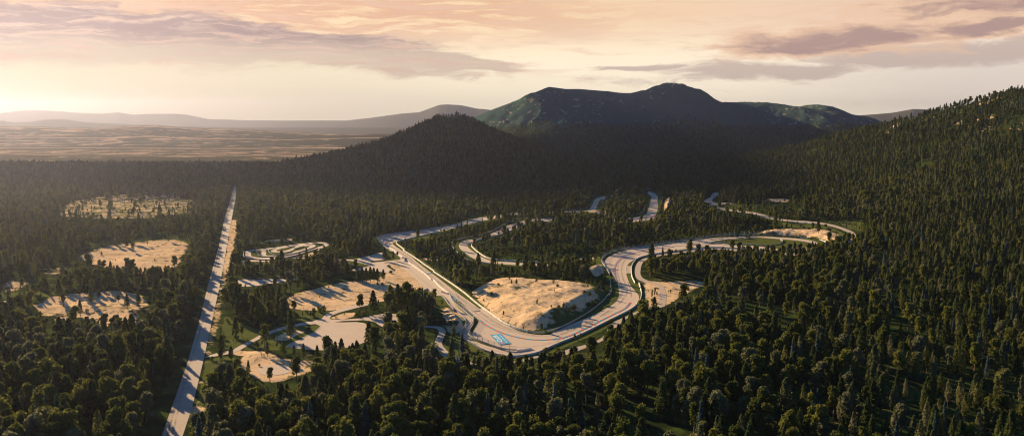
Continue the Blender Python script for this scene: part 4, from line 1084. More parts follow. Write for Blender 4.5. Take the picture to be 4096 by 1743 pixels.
def plant(X, Y, fixed_shrub=False):
    t = X / Y
    n = len(X)
    pxx, pyy = to_px(X, Y, np.zeros(n))
    z, tt, zm, zt, ztr, zr_, zff = terr(X, Y, True)
    keep = np.where((Y < 2080) & (np.abs(X) < 1090), sample(r_tree, X, Y, 1.0), 1.0)
    # canopy gaps
    gap = fbm(X / 42, Y / 42, 4, 3)
    keep = keep * np.where(gap < -.33, .18, 1.0)
    # the lower right is a looser wood
    lr = smooth((t - .16) / .2) * smooth((900 - Y) / 500)
    keep = keep * (1 - .30 * lr)
    # beyond: plain on the left, mountain meadows
    edge = 2380 + 120 * fbm(X / 200, Y / 200, 2, 3)
    plain = (Y > edge) & (zm < 6) & (t < .0)
    keep = np.where(plain, np.where(Y < edge + 90, .12, .0), keep)
    keep = np.where(zt > 60, np.where(zt < 230, keep * smooth((230 - zt) / 140) * (fbm(X / 130, Y / 160, 1, 3) > -.3 + (zt - 60) / 260), .003), keep)
    keep = np.where(ztr * 0 + zff > 5, 0, keep)
    keep = np.where(((zm > 133) & (np.abs(t * F + 268) < 120)), .03, keep)
    cr = smooth((zr_ - 70) / 60)
    keep = keep * (1 - .6 * cr * (gap < .05))
    ok = RNG.random(n) < keep
    X, Y, t, lr, zr2, zm2 = X[ok], Y[ok], t[ok], lr[ok], zr_[ok], zm[ok]
    n = len(X)
    clump = fbm(X / 60, Y / 60, 5, 2)
    u = RNG.random(n)
    pc = .27 + .25 * clump + .30 * (Y > 1500)
    ps = .07 + .42 * smooth((t - .30) / .2) * (Y < 1700) + .05 * clump
    pb = np.full(n, .055)
    k = np.where(u < pb, 3, np.where(u < pb + ps, 2, np.where(u < pb + ps + pc, 1, 0)))
    s = RNG.normal(np.where(Y > 780, .84, np.where(Y < 600, 1.20, 1.0)), .21, n).clip(.45, 1.55) * np.where(k == 0, 1.0, 1.0) * (1 - .16 * lr)
    BX.append(X); BY.append(Y); BK.append(k); BS.append(s)


x, y = jitter(250, 1500, 58, .66); plant(x, y)
x, y = jitter(1500, 2700, 72, .64); plant(x, y)
x, y = jitter(2700, 4900, 150, .62); plant(x, y)
# shrubs
x, y = jitter(320, 1650, 16, .62)
rate = sample(r_shr, x, y, 0) * 16 / 100 * np.where(fbm(x / 16, y / 16, 1, 2) > -.05, 1.7, .5)
ok = RNG.random(len(x)) < rate
x, y = x[ok], y[ok]
BX.append(x); BY.append(y); BK.append(np.full(len(x), 4)); BS.append(RNG.lognormal(.05, .38, len(x)).clip(.5, 2.6))
X, Y, K, S = map(np.concatenate, (BX, BY, BK, BS))

# ---- single trees the photograph shows standing on their own: crop, x, top, foot, kind, label
SOLO = [
    ('i5', 860, 185, 400, 1, 'tall pointed dark tree right of the grey road junction'),
    ('i5', 848, 305, 425, 0, 'low round dark tree crowding the grey road junction'),
    ('i5', 945, 288, 432, 1, 'dark spire tree just below the curved access road'),
    ('i5', 1098, 415, 530, 1, 'small dark tree leaning over the lower sand lot edge'),
    ('i5', 1290, 452, 617, 0, 'large round dark tree standing in the lower sand lot'),
    ('i5', 1232, 188, 250, 0, 'small lone tree on the grass island beside the access road'),
    ('i5', 1040, 100, 215, 0, 'pale small tree on the verge above the access road'),
    ('i5', 985, 20, 215, 1, 'tall dark tree beside the pale small verge tree'),
    ('i1', 505, 533, 640, 0, 'lone round tree at the left edge of the large sand field'),
    ('i1', 990, 487, 645, 0, 'tall ragged tree where the access road bends by the sand field'),
    ('i1', 1085, 465, 650, 1, 'broad dark conifer beside the ragged tree at the sand field'),
    ('i1', 1190, 473, 645, 0, 'round topped tree with bare trunk right of the sand field conifer'),
    ('i1', 1265, 415, 655, 1, 'tallest dark conifer at the lower right of the sand field'),
    ('i1', 1300, 450, 660, 0, 'broad tree touching the tallest sand field conifer'),
    ('z15', 400, 590, 985, 1, 'dark bushy tree left of the timing hut lane'),
    ('z15', 640, 690, 965, 1, 'dark bushy tree nearest the timing hut'),
    ('z15', 752, 700, 860, 0, 'small pale round tree beside the pit wall'),
    ('z6', 940, 105, 308, 3, 'blue grey spruce standing beside the shaded service road'),
    ('z6', 1025, 122, 300, 0, 'round tree right of the blue grey spruce'),
    ('z6', 845, 200, 425, 1, 'dark pointed tree inside the service road curve'),
    ('z6', 1385, 40, 250, 0, 'round tree with tall bare trunk in front of the upper track'),
    ('i4', 797, 740, 838, 1, 'pointed dark tree in the middle of the lower left sand field'),
    ('i4', 868, 735, 825, 1, 'broader dark tree on the right of the lower left sand field'),
    ('i4', 742, 740, 795, 0, 'small round tree on the lower left sand field'),
    ('i4', 655, 850, 975, 0, 'round double crowned tree at the foot of the lower left sand field'),
    ('i4', 728, 860, 965, 0, 'very dark round tree at the foot of the lower left sand field'),
    ('i4', 465, 812, 925, 0, 'dense dark tree in front of the lower left sand field'),
    ('i4', 503, 772, 880, 1, 'pointed tree rising behind the dense dark tree at left'),
    ('i4', 545, 870, 960, 0, 'small tree with thin trunk before the lower left sand field'),
    ('i4', 398, 733, 825, 0, 'spreading tree on the upper edge of the lower left sand field'),
    ('i4', 160, 745, 822, 0, 'pale round tree on grass at the far left'),
    ('i4', 625, 525, 592, 0, 'left round tree below the middle left sand field'),
    ('i4', 652, 525, 595, 0, 'middle round tree below the middle left sand field'),
    ('i4', 693, 528, 600, 1, 'pointed tree below the middle left sand field'),
    ('i4', 560, 500, 565, 0, 'small pale tree on the middle left sand field'),
    ('i4', 28, 698, 768, 2, 'leftmost slim tree of the row on the grass at far left'),
    ('i4', 65, 703, 768, 2, 'second slim tree of the row on the grass at far left'),
    ('i4', 97, 705, 748, 2, 'smallest slim tree of the row on the grass at far left'),
    ('i4', 130, 690, 752, 2, 'tallest slim tree of the row on the grass at far left'),
    ('i4', 310, 690, 757, 2, 'slim lone tree above the lower left sand field'),
    ('z1', 473, 280, 292, 0, 'tiny round tree on the bare summit of the wooded hill'),
    ('z1', 614, 292, 304, 0, 'tiny lone tree on the bare ridge right of the summit'),
]
for k, x in enumerate((120, 180, 238, 300, 350, 402)):
    SOLO.append(('z8', x, (90, 60, 62, 50, 62, 75)[k], 288, 1, ['leftmost', 'second', 'third', 'fourth', 'fifth', 'sixth'][k] + ' of the dark pointed trees lined up above the large sand field'))
SOLO.append(('z8', 487, 90, 262, 1, 'detached pointed tree ending the line above the large sand field'))
for k, (x, t_, b_) in enumerate([(310, 845, 960), (430, 835, 940), (505, 870, 960), (575, 855, 975), (675, 865, 985), (742, 872, 975), (808, 835, 1000), (853, 812, 1000), (935, 850, 1010), (965, 828, 1015), (1025, 845, 1030), (1100, 762, 870)]):
    SOLO.append(('i1', x, t_, b_, 1, ('first second third fourth fifth sixth seventh eighth ninth tenth eleventh twelfth'.split()[k]) + ' pointed tree from the left along the front of the paved lot'))
SHRUBS_SOLO = [
    ('z5', 982, 282, 350, 'dark upright bush alone on the front slope of the sand mound', 1), ('z5', 735, 142, 168, 'low dark bush at the left foot of the sand mound', 0),
    ('i2', 1058, 586, 622, 'slim bush on the right shoulder of the sand mound', 1), ('i2', 1086, 580, 624, 'wide bush on the right shoulder of the sand mound', 0),
    ('i2', 1164, 470, 498, 'bush on the back right edge of the sand mound', 0), ('i2', 1200, 482, 516, 'lower bush on the back right edge of the sand mound', 0), ('i2', 1256, 480, 502, 'small round bush nearest the mound guardrail', 0),
    ('z6', 843, 613, 692, 'tallest slim bush beside the sandy service road bend', 1), ('z6', 806, 680, 742, 'left slim bush beside the sandy service road bend', 1), ('z6', 836, 680, 724, 'middle slim bush beside the sandy service road bend', 1), ('z6', 869, 668, 722, 'right slim bush touching the sandy service road bend', 1),
    ('z6', 754, 768, 855, 'slim bush in the lower corner of the yellow grass triangle', 1), ('z6', 810, 755, 806, 'round bush in the lower corner of the yellow grass triangle', 0), ('z6', 1041, 638, 692, 'slim bush on sand right of the service road', 1), ('z6', 1017, 655, 686, 'small slim bush on sand right of the service road', 1), ('z6', 760, 655, 682, 'tiny bush on the yellow grass left of the slim bushes', 1),
    ('z6', 265, 1030, 1065, 'left bush of a pair outside the corner wall', 0), ('z6', 297, 1012, 1060, 'right bush of a pair outside the corner wall', 0),
    ('z16', 580, 258, 305, 'left round bush of the pair on the grass island', 0), ('z16', 628, 262, 306, 'right round bush of the pair on the grass island', 0), ('z16', 228, 335, 380, 'round bush on the sandy end of the grass island', 0),
    ('z11', 617, 342, 425, 'tiny dark upright bush on the open sand lot', 1), ('z11', 699, 385, 425, 'tiniest bush on the open sand lot', 1), ('z11', 520, 660, 760, 'dark round bush at the sand lot grass tip', 0),
    ('z12', 510, 430, 510, 'tiny bush on the sand triangle in the road fork', 1), ('z12', 575, 465, 510, 'smaller bush beside the tiny bush in the road fork', 1), ('z12', 945, 290, 345, 'small bush at the back of the sand triangle', 1),
    ('z8', 592, 112, 158, 'round bush on sand beside the apron lot', 0), ('z8', 405, 278, 320, 'left bush of three on the upper edge of the large sand field', 0), ('z8', 427, 245, 292, 'slim bush of three on the upper edge of the large sand field', 1), ('z8', 475, 278, 325, 'right bush of three on the upper edge of the large sand field', 0),
    ('z7', 2140, 450, 492, 'round bush beside the green patch by the apron', 0), ('z15', 1570, 245, 295, 'round bush behind the inner hairpin wall', 0), ('z15', 1640, 212, 270, 'pointed bush behind the inner hairpin wall', 1),
]
UNIT = {0: 14.0, 1: 14.4, 2: 13.8, 3: 13.9, 4: 2.0}
solo = []
for reg, x_, t_, b_, k_, lab in SOLO:
    (qx, qt), (_, qb) = px(reg, [(x_, t_), (x_, b_)])
    if reg == 'z1':
        gx, gy = (qx - CX) / F * 2160, 2160.0
        h = 9.0
    else:
        gx, gy = ground(qx, qb); h = min(24, (qb - qt) / F * gy * .98)
    solo.append((gx, gy, k_, h / UNIT[k_], lab, None))
for reg, x_, t_, b_, lab, slim in SHRUBS_SOLO:
    (qx, qt), (_, qb) = px(reg, [(x_, t_), (x_, b_)])
    gx, gy = ground(qx, qb)
    if reg == 'z5' or (reg == 'i2'):   # these stand on the mound: walk the sight line down to its surface
        dx, dy, dz = ray(qx, qb)
        for s_ in np.arange(350, 1200, 1.0):
            if CAMH + s_ * dz <= float(terr(np.array([dx * s_]), np.array([dy * s_]))[0]): break
        gx, gy = dx * s_, dy * s_
    solo.append((gx, gy, 4, max(.5, (qb - qt) / F * gy / (3.2 if slim else 2.0)), lab, slim))
sx = np.array([s[0] for s in solo]); sy = np.array([s[1] for s in solo])
dmin = np.full(len(X), 1e9)
for a, b in zip(sx, sy): dmin = np.minimum(dmin, np.hypot(X - a, Y - b))
ok = dmin > np.where(K == 4, 2.5, 6.5)
X, Y, K, S = X[ok], Y[ok], K[ok], S[ok]
# open tracks and fields are seen over the trees in front of them: low growth there, as on the real verges
r_vis = Z0()
for n_, p_, m_ in PAVES: paint(r_vis, p_)
for p_ in SANDS[:13]: paint(r_vis, p_)
for p_ in OPEN[1:2]: paint(r_vis, p_[0])
r_vis = np.maximum(r_vis, (blur(circ, 2) > .02) * 1.0)
for n_, p_, m_ in PAVES[5:7]: paint(r_vis, p_, .3)
paint(r_vis, PAVES[4][1], .7)
for p_ in (G(('z8', [(330, 800), (1300, 760), (1300, 1096), (330, 1096)])), G(('z8', [(650, 270), (1210, 380), (1250, 640), (450, 640)])), G(('i2', [(1000, 180), (1310, 200), (1290, 330), (1000, 330)])), G(('i2', [(800, 960), (860, 900), (1100, 850), (1400, 700), (1500, 650), (1700, 600), (1700, 900), (800, 1096)])), G(('i1', [(300, 840), (460, 890), (600, 870), (1000, 850), (1100, 800), (1200, 800), (1200, 1096), (300, 930)])),
           G(('i3', [(1000, 500), (1900, 470), (1900, 590), (1000, 590)])), G(('i2', [(700, 250), (1240, 250), (1240, 330), (700, 330)])), G(('z5', [(700, 860), (1566, 780), (1566, 1000), (700, 1000)])),
           G(('i1', [(440, 870), (1000, 850), (1000, 930), (440, 930)])),  G(('i1', [(560, 380), (1150, 370), (1150, 440), (560, 460)])),
           G(('i4', [(180, 880), (1000, 880), (1000, 1000), (180, 1000)])), G(('i4', [(480, 560), (1200, 560), (1200, 640), (480, 640)])), G(('z7', [(600, 300), (1300, 290), (1300, 420), (600, 420)]))):
    paint(r_vis, p_, .12)
for p_ in (G(('i6', [(1250, 340), (2040, 335), (2040, 440), (1250, 400)])), G(('z14', [(0, 660), (1500, 640), (1500, 740), (0, 720)])), G(('i6', [(1640, 400), (1880, 395), (1880, 450), (1640, 450)]))): paint(r_vis, p_, .35)
paint(r_vis, G(('i2', [(300, 600), (800, 640), (1300, 440), (1330, 200), (1600, 180), (1600, 420), (1560, 560), (1180, 770), (860, 890), (560, 905), (400, 860), (300, 760)])), 1.25)
Zt = terr(X, Y)
cut = np.ones(len(X)); hit = np.zeros(len(X), bool)
roll = RNG.random(len(X))
hh = S * np.array([14, 14.4, 13.8, 13.9, 2.0])[K]
for f in (.3, .45, .6, .75, .9, 1.0):
    for dxm in (-1.2, 1.2):
        q = CAMH / np.maximum(CAMH - Zt - hh * f, 5)
        v = sample(r_vis, (X + dxm) * q, Y * q) * (Y < 1500)
        h_ = (~hit) & (v * .86 > roll) & (K < 4)
        cut[h_] = f; hit |= h_
ok = ~(hit & (cut < .4))
X, Y, K, S, Zt, cut, hit = X[ok], Y[ok], K[ok], S[ok], Zt[ok], cut[ok], hit[ok]
S = np.where(hit, S * np.maximum(cut - .15, .25), S)
PX, PY = to_px(X, Y, Zt)
size = S * np.array([14, 14.4, 13.8, 13.9, 2.0])[K] / Y * F
inview = (PX > -30) & (PX < 4126) & (PY - size < 1743) & (PY > 200)

# ---- names of the neighbourhoods, by nearest landmark
MARKS = [((560, 1500), 'in the dark wood at the lower left corner'), ((330, 1600), 'in the dark wood at the far lower left edge'), ((760, 1180), 'between the grey road and the left sand fields'),
    ((300, 1350), 'below the lower left sand field'), ((450, 1090), 'between the two left sand fields'), ((100, 1150), 'on the meadow at the far left'), ((350, 950), 'above the left sand fields'),
    ((1000, 1240), 'in the grove above the curved access road'), ((1050, 1150), 'between the paved strip and the large sand field'), ((1150, 1070), 'in the belt below the kart track'), ((1450, 1100), 'in the belt above the large sand field'),
    ((1000, 1000), 'left of the kart track'), ((1350, 980), 'behind the kart track'), ((1620, 1280), 'in the tall grove beside the pit exit'), ((1650, 1400), 'beside the lower service road'),
    ((1500, 1400), 'right of the paved lot'), ((1250, 1450), 'in front of the paved lot'), ((900, 1600), 'on the grass right of the grey road'), ((1200, 1620), 'in the lower wood beneath the sand lot'),
    ((1550, 1600), 'in the lower wood left of centre'), ((1950, 1560), 'below the painted sign corner'), ((2200, 1640), 'in the lower wood at bottom centre'), ((2450, 1500), 'below the outer corner wall'),
    ((2800, 1400), 'below the sandy service road'), ((2700, 1650), 'in the lower wood right of centre'), ((3200, 1600), 'in the loose wood at the lower right'), ((3700, 1650), 'in the loose wood at the bottom right corner'),
    ((3200, 1250), 'on the open slope right of the circuit'), ((3750, 1250), 'on the dark slope at the right edge'), ((2850, 1080), 'inside the right service road curve'), ((3100, 1050), 'in front of the right hairpin'),
    ((3600, 1000), 'on the right slope above the hairpin'), ((1750, 960), 'in the shrub infield of the straight'), ((1800, 1080), 'beside the wall of the long straight'), ((2150, 1080), 'behind the sand mound'),
    ((2250, 960), 'in the wood between the two tracks'), ((2100, 1000), 'on the green hollow inside the middle track'), ((2800, 930), 'on the shadowed bank behind the upper right track'), ((2400, 1060), 'beside the middle track end'), ((3250, 900), 'by the upper right service road')]
MG = np.array([ground(*m[0]) for m in MARKS])
LOOK = ['{} round crowned olive tree', '{} pointed dark conifer', '{} slender upright tree', '{} blue green spruce', '{} dark green bush']
CATS = ['broadleaf tree', 'conifer', 'slender tree', 'spruce', 'bush']


def copy_thing(k, v, x_, y_, z_, s_, sxy, rz, label, group):
    c, t = PROTO[KINDS[k]][v]
    r = bpy.data.objects.new(KINDS[k], None); COL.objects.link(r); r.empty_display_size = .5
    r.location = (x_, y_, z_); r.scale = (s_ * sxy, s_ * sxy, s_); r.rotation_euler = (0, 0, rz)
    r['label'] = label; r['category'] = CATS[k]
    if group: r['group'] = group
    for nm, me in (('crown', c), ('trunk', t)) if k != 4 else (('foliage', c), ('stem', t)):
        o = bpy.data.objects.new(nm, me); COL.objects.link(o); o.parent = r



zs = terr(sx, sy)
for (gx, gy, k_, s_, lab, slim), z_ in zip(solo, zs):
    v = random.randrange(NV)
    if k_ == 4: v = 0 if slim else 1
    sxy = 1.0 if k_ == 4 else random.uniform(.9, 1.1) * (1.15 if 'round' in lab or 'broad' in lab else 1)
    copy_thing(k_, v, gx, gy, float(z_), s_, sxy, random.uniform(0, 6.28), lab, None)

single = np.zeros(len(X), bool)
for k in range(5):
    nsolo = sum(1 for s in solo if s[2] == k)
    idx = np.where((K == k) & inview)[0]
    idx = idx[np.argsort(-size[idx])][:300 - nsolo]
    single[idx] = True
    for i in idx:
        rel = S[i]
        word = ('tall' if rel > 1.08 else 'medium' if rel > .9 else 'small') if k != 4 else ('large' if rel > 1.3 else 'small')
        mi = int(np.argmin(np.hypot(MG[:, 0] - X[i], (MG[:, 1] - Y[i]) * .7)))
        lab = LOOK[k].format(word) + ' ' + MARKS[mi][1]
        copy_thing(k, int(RNG.integers(NV)), X[i], Y[i], Zt[i] - .1, S[i], RNG.uniform(.85, 1.15), RNG.uniform(0, 6.28), lab, lab)

# ---- the rest of each kind: one scattered object per kind
def scatter(name, label, kind, idx):
    me = bpy.data.meshes.new(name)
    n = len(idx)
    me.vertices.add(n)
    co = np.stack([X[idx], Y[idx], Zt[idx] - .1], 1).astype(np.float32)
    me.vertices.foreach_set('co', co.ravel())
    lod = np.where(Y[idx] < 1150, 0, 3) if kind != 'shrub' else np.where(Y[idx] < 800, 0, 3)
    a = me.attributes.new('pick', 'INT', 'POINT'); a.data.foreach_set('value', (lod + RNG.integers(0, 3, n)).astype(np.int32))
    a = me.attributes.new('turn', 'FLOAT_VECTOR', 'POINT')
    rot = np.zeros((n, 3), np.float32); rot[:, 2] = RNG.uniform(0, 6.28, n); rot[:, 0] = RNG.normal(0, .03, n); rot[:, 1] = RNG.normal(0, .03, n)
    a.data.foreach_set('vector', rot.ravel())
    a = me.attributes.new('grow', 'FLOAT_VECTOR', 'POINT')
    w = S[idx] * RNG.uniform(.85, 1.15, n)
    a.data.foreach_set('vector', np.stack([w, w, S[idx]], 1).astype(np.float32).ravel())
    o = bpy.data.objects.new(name, me); COL.objects.link(o)
    tag(o, label, CATS[KINDS.index(kind)] + ' wood' if kind != 'shrub' else 'undergrowth', kind='stuff')
    ng = bpy.data.node_groups.new(name, 'GeometryNodeTree')
    ng.interface.new_socket('Geometry', in_out='INPUT', socket_type='NodeSocketGeometry')
    ng.interface.new_socket('Geometry', in_out='OUTPUT', socket_type='NodeSocketGeometry')
    N, L = ng.nodes, ng.links
    gi, go = N.new('NodeGroupInput'), N.new('NodeGroupOutput')
    def attr(nm, ty):
        q = N.new('GeometryNodeInputNamedAttribute'); q.data_type = ty; q.inputs[0].default_value = nm
        return q.outputs[0]
    pick, turn, grow = attr('pick', 'INT'), attr('turn', 'FLOAT_VECTOR'), attr('grow', 'FLOAT_VECTOR')
    jn = N.new('GeometryNodeJoinGeometry')
    for k, m in enumerate(LODM[kind]):
        src = bpy.data.objects.new(kind + '_source', m)      # never linked to the scene: geometry only
        oi = N.new('GeometryNodeObjectInfo'); oi.inputs[0].default_value = src; oi.inputs['As Instance'].default_value = False
        cm = N.new('FunctionNodeCompare'); cm.data_type = 'INT'; cm.operation = 'EQUAL'
        L.new(pick, [s for s in cm.inputs if s.type == 'INT'][0]); [s for s in cm.inputs if s.type == 'INT'][1].default_value = k
        ip = N.new('GeometryNodeInstanceOnPoints')
        L.new(gi.outputs[0], ip.inputs['Points']); L.new(cm.outputs[0], ip.inputs['Selection'])
        L.new(oi.outputs['Geometry'], ip.inputs['Instance'])
        L.new(turn, ip.inputs['Rotation']); L.new(grow, ip.inputs['Scale'])
        L.new(ip.outputs[0], jn.inputs[0])
    L.new(jn.outputs[0], go.inputs[0])
    md = o.modifiers.new('scatter', 'NODES'); md.node_group = ng
    return o


STUFF = [('broadleaf_forest', 'mass of round crowned trees filling the valley and slopes'), ('conifer_forest', 'mass of pointed dark conifers filling the valley and hills'),
         ('slender_forest', 'mass of slender upright trees on the right slope and beyond'), ('spruce_forest', 'scattered blue green spruces through the far woods'), ('undergrowth', 'low dark bushes covering the open ground between tracks')]
rest = ~single & (PX > -900) & (PX < 5000)
for k in range(5):
    idx = np.where(rest & (K == k))[0]
    scatter(STUFF[k][0], STUFF[k][1], KINDS[k], idx)
print('TREES', len(X), [int((K == k).sum()) for k in range(5)], 'single', int(single.sum()))

# ------------------------------------------------------------------ haze
bpy_v = [(-12600, -400, -12), (12600, -400, -12), (12600, 14500, -12), (-12600, 14500, -12)]
vs = bpy_v + [(a, b, 430) for a, b, _ in bpy_v]
m, nt, out = new_mat('haze'); nb = NB(nt)
pv = nb.n('ShaderNodeVolumePrincipled')
pv.inputs['Color'].default_value = (.205, .222, .312, 1)
HAZE_D = 4.2e-5
pv.inputs['Density'].default_value = HAZE_D
pv.inputs['Anisotropy'].default_value = .71
nt.links.new(pv.outputs[0], out.inputs['Volume'])
hz = mesh_obj('haze', vs, [(0, 3, 2, 1), (4, 5, 6, 7), (0, 1, 5, 4), (1, 2, 6, 5), (2, 3, 7, 6), (3, 0, 4, 7)], m)
tag(hz, kind='stuff')

# ------------------------------------------------------------------ light
SUN_AZ, SUN_EL = math.radians(-34.5), math.radians(14.5)      # azimuth measured from +Y, towards the left
sd = Vector((math.sin(SUN_AZ) * math.cos(SUN_EL), math.cos(SUN_AZ) * math.cos(SUN_EL), math.sin(SUN_EL)))
sl_ = bpy.data.lights.new('sun', 'SUN'); sl_.energy = 5.0; sl_.angle = math.radians(.5); sl_.color = (1.0, .735, .435)
so = bpy.data.objects.new('sun', sl_); COL.objects.link(so); so.rotation_euler = sd.to_track_quat('Z', 'Y').to_euler()

# unseen cloud slab, added above the frame to cast shade over the wooded valley
foot_ = [ground(*p) for p in [(-300, 712), (600, 722), (1000, 750), (1400, 772), (1900, 748), (2150, 712), (2600, 696), (2800, 674), (3000, 646), (3250, 628)]] + \
        [(1950, 3450), (1480, 3900), (1380, 4550), (850, 4700), (700, 4200), (250, 4000), (-150, 3400), (-500, 2720), (-1700, 2600)]
CH = 2500.0
cx_, cy_ = [p[0] + sd.x / sd.z * CH for p in foot_], [p[1] + sd.y / sd.z * CH for p in foot_]
cpoly = list(zip(cx_, cy_))
gx_ = np.arange(min(cx_) - 200, max(cx_) + 200, 60.0); gy_ = np.arange(min(cy_) - 200, max(cy_) + 200, 60.0)
CXg, CYg = np.meshgrid(gx_, gy_)
dd = seg_dist(CXg.ravel(), CYg.ravel(), cpoly) * np.where(inside(CXg.ravel(), CYg.ravel(), cpoly), 1, -1)
dd = dd + 150 * fbm(CXg.ravel() / 420, CYg.ravel() / 420, 1, 4)
bump = np.sqrt(np.clip(dd / 260, 0, 1)); puff = 1 + .8 * fbm(CXg.ravel() / 300, CYg.ravel() / 300, 2, 4)
nx_ = len(gx_); N_ = len(dd)
zt_ = CH + 190 * bump * puff + 2; zb_ = CH - 60 * bump * puff - 2
ok_ = (bump > .0).reshape(CXg.shape)
cell = ok_[:-1, :-1] | ok_[1:, :-1] | ok_[:-1, 1:] | ok_[1:, 1:]
jj, ii = np.nonzero(cell); a0 = jj * nx_ + ii
q_ = np.stack([a0, a0 + 1, a0 + nx_ + 1, a0 + nx_], 1)
used = np.unique(q_); mp = -np.ones(N_, int); mp[used] = np.arange(len(used)); q_ = mp[q_]
vtop = np.stack([CXg.ravel()[used], CYg.ravel()[used], zt_[used]], 1); vbot = vtop.copy(); vbot[:, 2] = zb_[used]
M_shade_cloud = simple_mat('added_shade_cloud', (.85, .83, .80), .04, .002, 1.0, 0.0)
co_ = mesh_obj('added_shade_cloud', np.vstack([vtop, vbot]), np.vstack([q_, q_[:, ::-1] + len(used)]).tolist(), M_shade_cloud, None, True)
tag(co_, kind='stuff')

EXPO = 1.5
world = bpy.data.worlds.new('World'); scene.world = world; world.use_nodes = True
nt = world.node_tree; nt.nodes.clear(); nb = NB(nt)
wo = nb.n('ShaderNodeOutputWorld'); bg = nb.n('ShaderNodeBackground'); nt.links.new(bg.outputs[0], wo.inputs[0])
STR = .1
bg.inputs[1].default_value = STR
sky = nb.n('ShaderNodeTexSky', sky_type='NISHITA'); sky.sun_disc = False
sky.sun_elevation = SUN_EL; sky.sun_rotation = SUN_AZ % (2 * math.pi)
sky.air_density = 1.0; sky.dust_density = 1.0; sky.ozone_density = 1.5
gen = nb.n('ShaderNodeTexCoord').outputs['Generated']
sp = nb.n('ShaderNodeSeparateXYZ'); nt.links.new(gen, sp.inputs[0])
az = nb.m('ARCTAN2', sp.outputs[0], sp.outputs[1]); el = nb.m('ARCSINE', sp.outputs[2])


def lincol(r, g, b):
    f = lambda c: ((c / 255 + .055) / 1.055) ** 2.4 if c > 10 else c / 255 / 12.92
    k = 1 / (STR * 2 ** EXPO)
    return (f(r) * k, f(g) * k, f(b) * k)


cv = nb.n('ShaderNodeCombineXYZ'); nt.links.new(az, cv.inputs[0]); nt.links.new(el, cv.inputs[1])
wz = nb.n('ShaderNodeTexNoise'); nt.links.new(nb.scalev(cv.outputs[0], (6, 22, 1)), wz.inputs['Vector']); wz.inputs['Scale'].default_value = 1; wz.inputs['Detail'].default_value = 5; wz.inputs['Roughness'].default_value = .6
wsub = nb.n('ShaderNodeVectorMath', operation='SUBTRACT'); nt.links.new(wz.outputs[1], wsub.inputs[0]); wsub.inputs[1].default_value = (.5, .5, .5)
wsc = nb.scalev(wsub.outputs[0], (.12, .034, 0))
wad = nb.n('ShaderNodeVectorMath', operation='ADD'); nt.links.new(cv.outputs[0], wad.inputs[0]); nt.links.new(wsc, wad.inputs[1])
sp2 = nb.n('ShaderNodeSeparateXYZ'); nt.links.new(wad.outputs[0], sp2.inputs[0])
azw, elw = sp2.outputs[0], sp2.outputs[1]


def blob(a, e, sa, se, tilt=0.0):
    da = nb.m('SUBTRACT', azw, a)
    de = nb.m('SUBTRACT', nb.m('SUBTRACT', elw, e), nb.m('MULTIPLY', da, tilt))
    q = nb.m('ADD', nb.m('POWER', nb.m('ABSOLUTE', nb.m('DIVIDE', da, sa)), 2.6), nb.m('POWER', nb.m('ABSOLUTE', nb.m('DIVIDE', de, se)), 2.0))
    return nb.m('EXPONENT', nb.m('MULTIPLY', q, -1.0))


# base: cream near the horizon, rosy higher, greyer to the right
rt = nb.ss(az, -.1, .62)
low = nb.mix(nb.ss(az, -.42, .15), lincol(178, 162, 132), lincol(275, 260, 228)); low = nb.mix(rt, low, lincol(282, 262, 236)); low = nb.mix(nb.m('MULTIPLY', nb.ss(el, 0.0, .055), nb.m('SUBTRACT', 1.0, rt)), low, nb.mix(nb.ss(az, -.45, .05), lincol(238, 220, 186), lincol(275, 258, 226)))
high = nb.mix(rt, lincol(255, 220, 176), lincol(246, 212, 192))
base = nb.mix(nb.ss(el, .05, .12), low, high)
# high streaked layer
stn = nb.noise(nb.scalev(wad.outputs[0], (12, 150, 1)), 1, 6, .6, .3)
stn2 = nb.noise(nb.scalev(wad.outputs[0], (4, 30, 1)), 1, 5, .58)
stv = nb.m('ADD', nb.m('MULTIPLY', stn, .55), nb.m('MULTIPLY', stn2, .55))
band = nb.m('MULTIPLY', nb.ss(elw, .070, .112), nb.m('SUBTRACT', 1.0, nb.ss(azw, -.12, .26)))
cover = nb.m('MULTIPLY', nb.ss(stv, .45, .57), band)
cover = nb.m('MULTIPLY', cover, nb.m('ADD', .55, nb.m('MULTIPLY', nb.noise(nb.scalev(wad.outputs[0], (34, 260, 1)), 1, 5, .65, .5), .8)), clamp=True) if False else cover
base = nb.mix(nb.m('MULTIPLY', cover, .95), base, lincol(232, 180, 148))
glow = nb.m('MULTIPLY', nb.m('SUBTRACT', 1.0, nb.ss(stv, .36, .47)), band)
base = nb.mix(nb.m('MULTIPLY', glow, .95), base, lincol(255, 242, 186))
mid = nb.m('MULTIPLY', nb.ss(stv, .53, .64), nb.m('MULTIPLY', nb.ss(elw, .03, .07), nb.m('SUBTRACT', 1.0, nb.ss(azw, .2, .5))))
base = nb.mix(nb.m('MULTIPLY', mid, .5), base, lincol(240, 205, 178))
